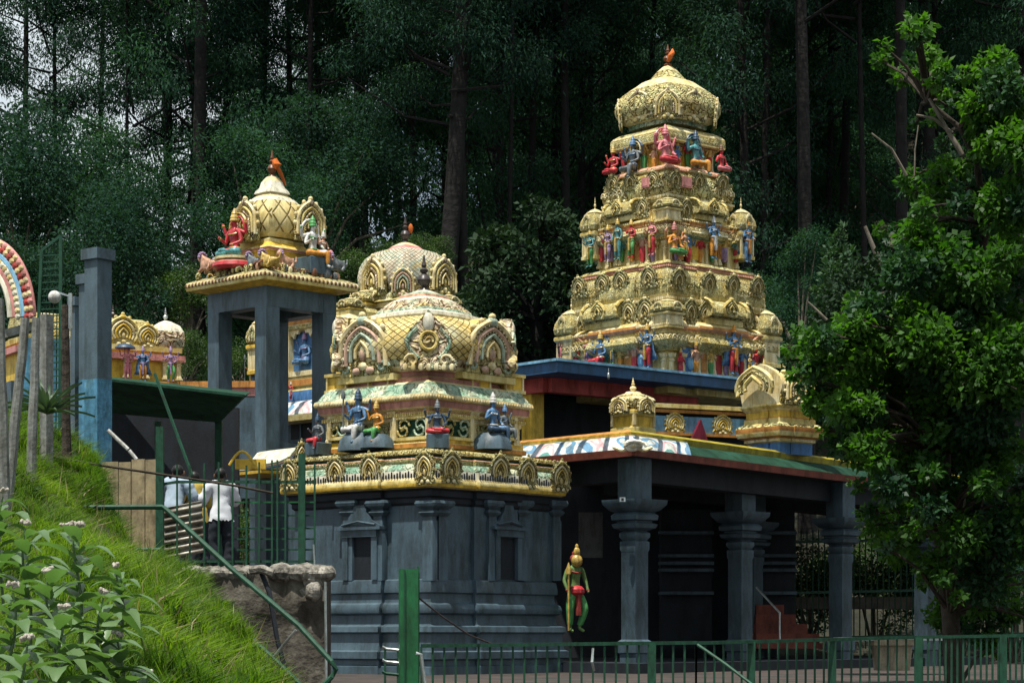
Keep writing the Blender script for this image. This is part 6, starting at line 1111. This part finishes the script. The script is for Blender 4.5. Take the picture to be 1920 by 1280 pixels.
clump_tree('leafy_tree', 'bright green leafy tree filling the right side in front of the hall', RB2, 27, [(1790, 1300), (1782, 1150), (1765, 1000), (1770, 850), (1800, 700), (1825, 560), (1850, 420), (1830, 300), (1800, 240), (1740, 190)], LR, .085, .03, 5600, (.12, .022), m2=LRD, tm=BARKB,
           twigs=[(.02, (1700, 330), (1672, 280), (1634, 250)), (.014, (1715, 330), (1716, 280), (1722, 235)), (.035, (1805, 290), (1780, 250), (1742, 185)), (.025, (1785, 250), (1750, 222), (1718, 216)), (.02, (1800, 1000), (1815, 880), (1845, 780)), (.03, (1770, 1100), (1830, 1000), (1860, 860)), (.02, (1765, 1000), (1740, 920), (1700, 860)), (.016, (1850, 210), (1862, 170), (1864, 128)), (.02, (1550, 600), (1530, 580), (1515, 566))], yj=1.3)
# ------------------------------------------------------------------ grass bank
SIL = [(-60, 790, 29), (80, 835, 28), (142, 845, 27), (182, 910, 25.5), (200, 985, 23.5), (255, 1065, 22), (370, 1112, 20), (428, 1175, 17.5), (520, 1300, 15), (580, 1400, 12)]
INN = [(-500, 760, 22), (-420, 800, 20), (-380, 850, 18.5), (-350, 930, 17), (-300, 1010, 15.5), (-260, 1100, 14), (-200, 1200, 12.5), (-120, 1300, 11), (-60, 1420, 9.6), (0, 1600, 8)]
def bankp(t, s):
    t = min(max(t, 0), .9999)*(len(SIL)-1); i = int(t); f_ = t-i; a = at(*SIL[i]).lerp(at(*SIL[i+1]), f_); b = at(*INN[i]).lerp(at(*INN[i+1]), f_)
    if s < 0: p = a+Vector((.5, .45, -1.6))*(-s)
    else: p = a.lerp(b, s); p.z += .35*math.sin(s*PI)*.6
    k = .26*noise.noise(p*1.2)+.11*noise.noise(p*3.4); return p+Vector((0, 0, k))
mb = MB(); nt_, ns_ = 70, 40; ss = [-1+.2*i for i in range(5)]+[i/(ns_-1) for i in range(ns_)]; vs = [bankp(i/nt_, s) for i in range(nt_+1) for s in ss]; m_ = len(ss)
mb.add(vs, [(i*m_+j, i*m_+j+1, (i+1)*m_+j+1, (i+1)*m_+j) for i in range(nt_) for j in range(m_-1)], M('bank_soil', (.03, .045, .012), scale=3, rough=1, bump=.8)); tag(mb.build('grass_bank', None, 80), kind='structure')
GR = leafmat('grass_blade', (.024, .075, .012), (.17, .26, .035), .45, .5, .3, (1.7, 1.9, .5))
NB = 130000; tt = RNG.random(NB); s_ = np.where(RNG.random(NB) < .12, -.35*RNG.random(NB), RNG.random(NB)**1.1); P = np.array([bankp(a, b) for a, b in zip(tt, s_)]); 
tuft = np.array([noise.noise(Vector(p)*1.8) for p in P]); tuft2 = np.array([noise.noise(Vector(p)*1.1+Vector((9, 3, 2))) for p in P])
Lb = (.07+.12*RNG.random(NB))*(1+1.0*np.clip(tuft*2.2, -.7, 1)); ang = tuft2*7+RNG.normal(size=NB)*1.1
dirx = np.cos(ang)*.35+.28; diry = np.sin(ang)*.35-.2; D0 = np.stack([dirx*.5, diry*.5, np.ones(NB)], 1); D0 /= np.linalg.norm(D0, axis=1)[:, None]; D1 = np.stack([dirx*1.8, diry*1.8, .35*np.ones(NB)], 1); D1 /= np.linalg.norm(D1, axis=1)[:, None]
sd = np.cross(D0, RNG.normal(size=(NB, 3))); sd /= np.linalg.norm(sd, axis=1)[:, None]; wb = (.003+.004*RNG.random(NB)**2)[:, None]; Lb = Lb[:, None]
V3 = np.stack([P-sd*wb, P+sd*wb, P+D0*Lb*.5+sd*wb*.9, P+D0*Lb*.5-sd*wb*.9, P+D0*Lb*.5+D1*Lb*.6], 1).reshape(-1, 3); idx = np.arange(NB)[:, None]*5
loops = np.concatenate([idx+np.array([[0, 1, 2, 3]]), idx+np.array([[3, 2, 4]])], 1).ravel().astype(np.int32); st = (np.arange(NB)[:, None]*7+np.array([[0, 4]])).ravel().astype(np.int32)
me = bpy.data.meshes.new('grass'); me.vertices.add(5*NB); me.vertices.foreach_set('co', V3.astype(np.float32).ravel()); me.loops.add(7*NB); me.loops.foreach_set('vertex_index', loops); me.polygons.add(2*NB); me.polygons.foreach_set('loop_start', st); me.materials.append(GR); me.update(calc_edges=True)
tag(inst('grass', me), 'long bright green grass leaning down the bank on the left', 'grass', None, 'stuff')
DRY = leafmat('dry_grass_stem', (.12, .10, .05), (.34, .28, .16), .2, .7, .2); nd = 1300; sel = RNG.choice(NB, nd, replace=False); Cc = P[sel]; Dd = np.stack([RNG.normal(size=nd)*.5+.2, RNG.normal(size=nd)*.5-.1, .5+RNG.random(nd)*.8], 1)
tag(inst('dry_grass', quads('dry_grass', Cc, Dd, RNG.normal(size=(nd, 3)), .16+.2*RNG.random(nd), .003+.003*RNG.random(nd), DRY, .3)), 'dry straw-coloured stalks among the green grass of the bank', 'dry grass', None, 'stuff')
HB = leafmat('herb_leaf', (.02, .06, .015), (.08, .15, .04), .3, .6, .2); nh = 9000; sel = np.array([i for i in RNG.choice(NB, nh*2, replace=False) if tuft[i] > .02][:nh]); nh = len(sel)
tag(inst('ground_herbs', quads('ground_herbs', P[sel]+np.array([0, 0, .04]), RNG.normal(size=(nh, 3))+np.array([.2, -.3, .6]), RNG.normal(size=(nh, 3))+np.array([0, -.5, 1.]), .05+.06*RNG.random(nh), .014+.014*RNG.random(nh), HB)), 'low broad-leaved herbs mixed into the grass of the bank', 'herbs', None, 'stuff')
# broad-leaved weeds with woolly flower heads
WL = leafmat('weed_leaf', (.04, .10, .035), (.17, .26, .11), .3, .38, .5, (1.3, 1.6, .6)); FLW = M('woolly_flower', (.5, .46, .4), bump=1, bscale=60, rough=.9)
def bigleaf(base, d, L_, W_, droop, m, fold=.25):
    d = Vector(d).normalized(); s = d.cross(Vector((0, 0, 1))).normalized(); vs = []; n = 9
    for j in range(n+1):
        f_ = j/n; c = base+d*L_*f_+Vector((0, 0, -droop*L_*f_*f_)); w_ = W_*math.sin(PI*min(1, f_**.8*.97+.03))**.9*(1+.08*math.sin(j*2.3)); up = Vector((0, 0, 1))*w_*fold
        vs += [c-s*w_+up, c-s*w_*.5+up*.35, c, c+s*w_*.5+up*.35, c+s*w_+up]
    return vs, [(j*5+k, j*5+k+1, (j+1)*5+k+1, (j+1)*5+k) for j in range(n) for k in range(4)]
rw = random.Random(4)
for i, (px, py, Y, top, lab) in enumerate(((145, 1210, 9.4, 215, 'tall broad-leaved weed with the largest round woolly flower head'), (50, 1180, 9.8, 190, 'broad-leaved weed with pale buds near the left edge of the picture'), (0, 1110, 10.4, 180, 'broad-leaved weed cut by the left picture edge, below the posts'), (110, 1340, 8.6, 190, 'low broad-leaved weed at the bottom left of the picture'),
                                           (20, 1320, 8.2, 210, 'drooping grey-green weed in the bottom left corner'), (225, 1400, 9.0, 200, 'weed with a curled flower spray at the bottom edge'), (225, 1190, 10.6, 120, 'small weed with a pale bud beside the planks'), (95, 1250, 9.0, 170, 'broad-leaved weed just left of the one with the largest flower head'), (190, 1300, 9.0, 180, 'broad-leaved weed just right of and below the largest flower head'), (40, 1440, 7.6, 230, 'big-leaved weed rising from below the bottom left corner'), (270, 1420, 9.6, 150, 'rightmost low weed at the bottom of the grass bank'))):
    b = at(px, py, Y); root = empty('broadleaf_weed', b, 0, lab, 'weed', 'weeds on the left bank'); s = Y/F; H = top*s; mb = MB(); st_ = [Vector((.02*math.sin(q_+i), 0, H*q_/5-.1*(q_ == 0))) for q_ in range(6)]; mb.tube(st_, [.008, .007, .007, .006, .005, .004], WL, 6); mb.build('stem', root)
    nl = 16
    for j in range(nl):
        f_ = .1+.85*j/nl; a = j*2.4+i; L_ = (.36-.18*f_)*rw.uniform(.75, 1.2)*(H/.45)**.5; vs, fs = bigleaf(Vector((0, 0, H*f_)), (math.cos(a), math.sin(a)*.8-.15, .7*f_+.25), L_, L_*.19, rw.uniform(.3, .9), WL); mb = MB(); mb.add(vs, fs, WL); mb.build('leaf', root, 80)
    mb = MB()
    for q_ in range(40 if i in (0,) else 14): a = rw.uniform(0, 6.28); r = (.05 if i == 0 else .022)*rw.random()**.5; mb.ball((st_[-1].x+r*math.cos(a), r*math.sin(a), H+.02+.015*rw.random()), (.008, .008, .009), FLW, 6, 4)
    mb.build('flower_head', root)

# thin humid air between the camera and the hillside
if HAZE:
    mb = MB(); mb.box((0, 75, 35), (380, 240, 78), SLATE); hz = mb.build('haze', smooth=0); tag(hz, 'thin pale haze in the valley air', 'haze', None, 'stuff'); hm = bpy.data.materials.new('haze_air'); hm.use_nodes = True; n_ = hm.node_tree; n_.nodes.clear()
    vo = n_.nodes.new('ShaderNodeOutputMaterial'); pv = n_.nodes.new('ShaderNodeVolumePrincipled'); pv.inputs['Density'].default_value = .00018; pv.inputs['Color'].default_value = (.75, .92, 1, 1); pv.inputs['Anisotropy'].default_value = .2; n_.links.new(pv.outputs[0], vo.inputs['Volume'])
    hz.data.materials.clear(); hz.data.materials.append(hm)
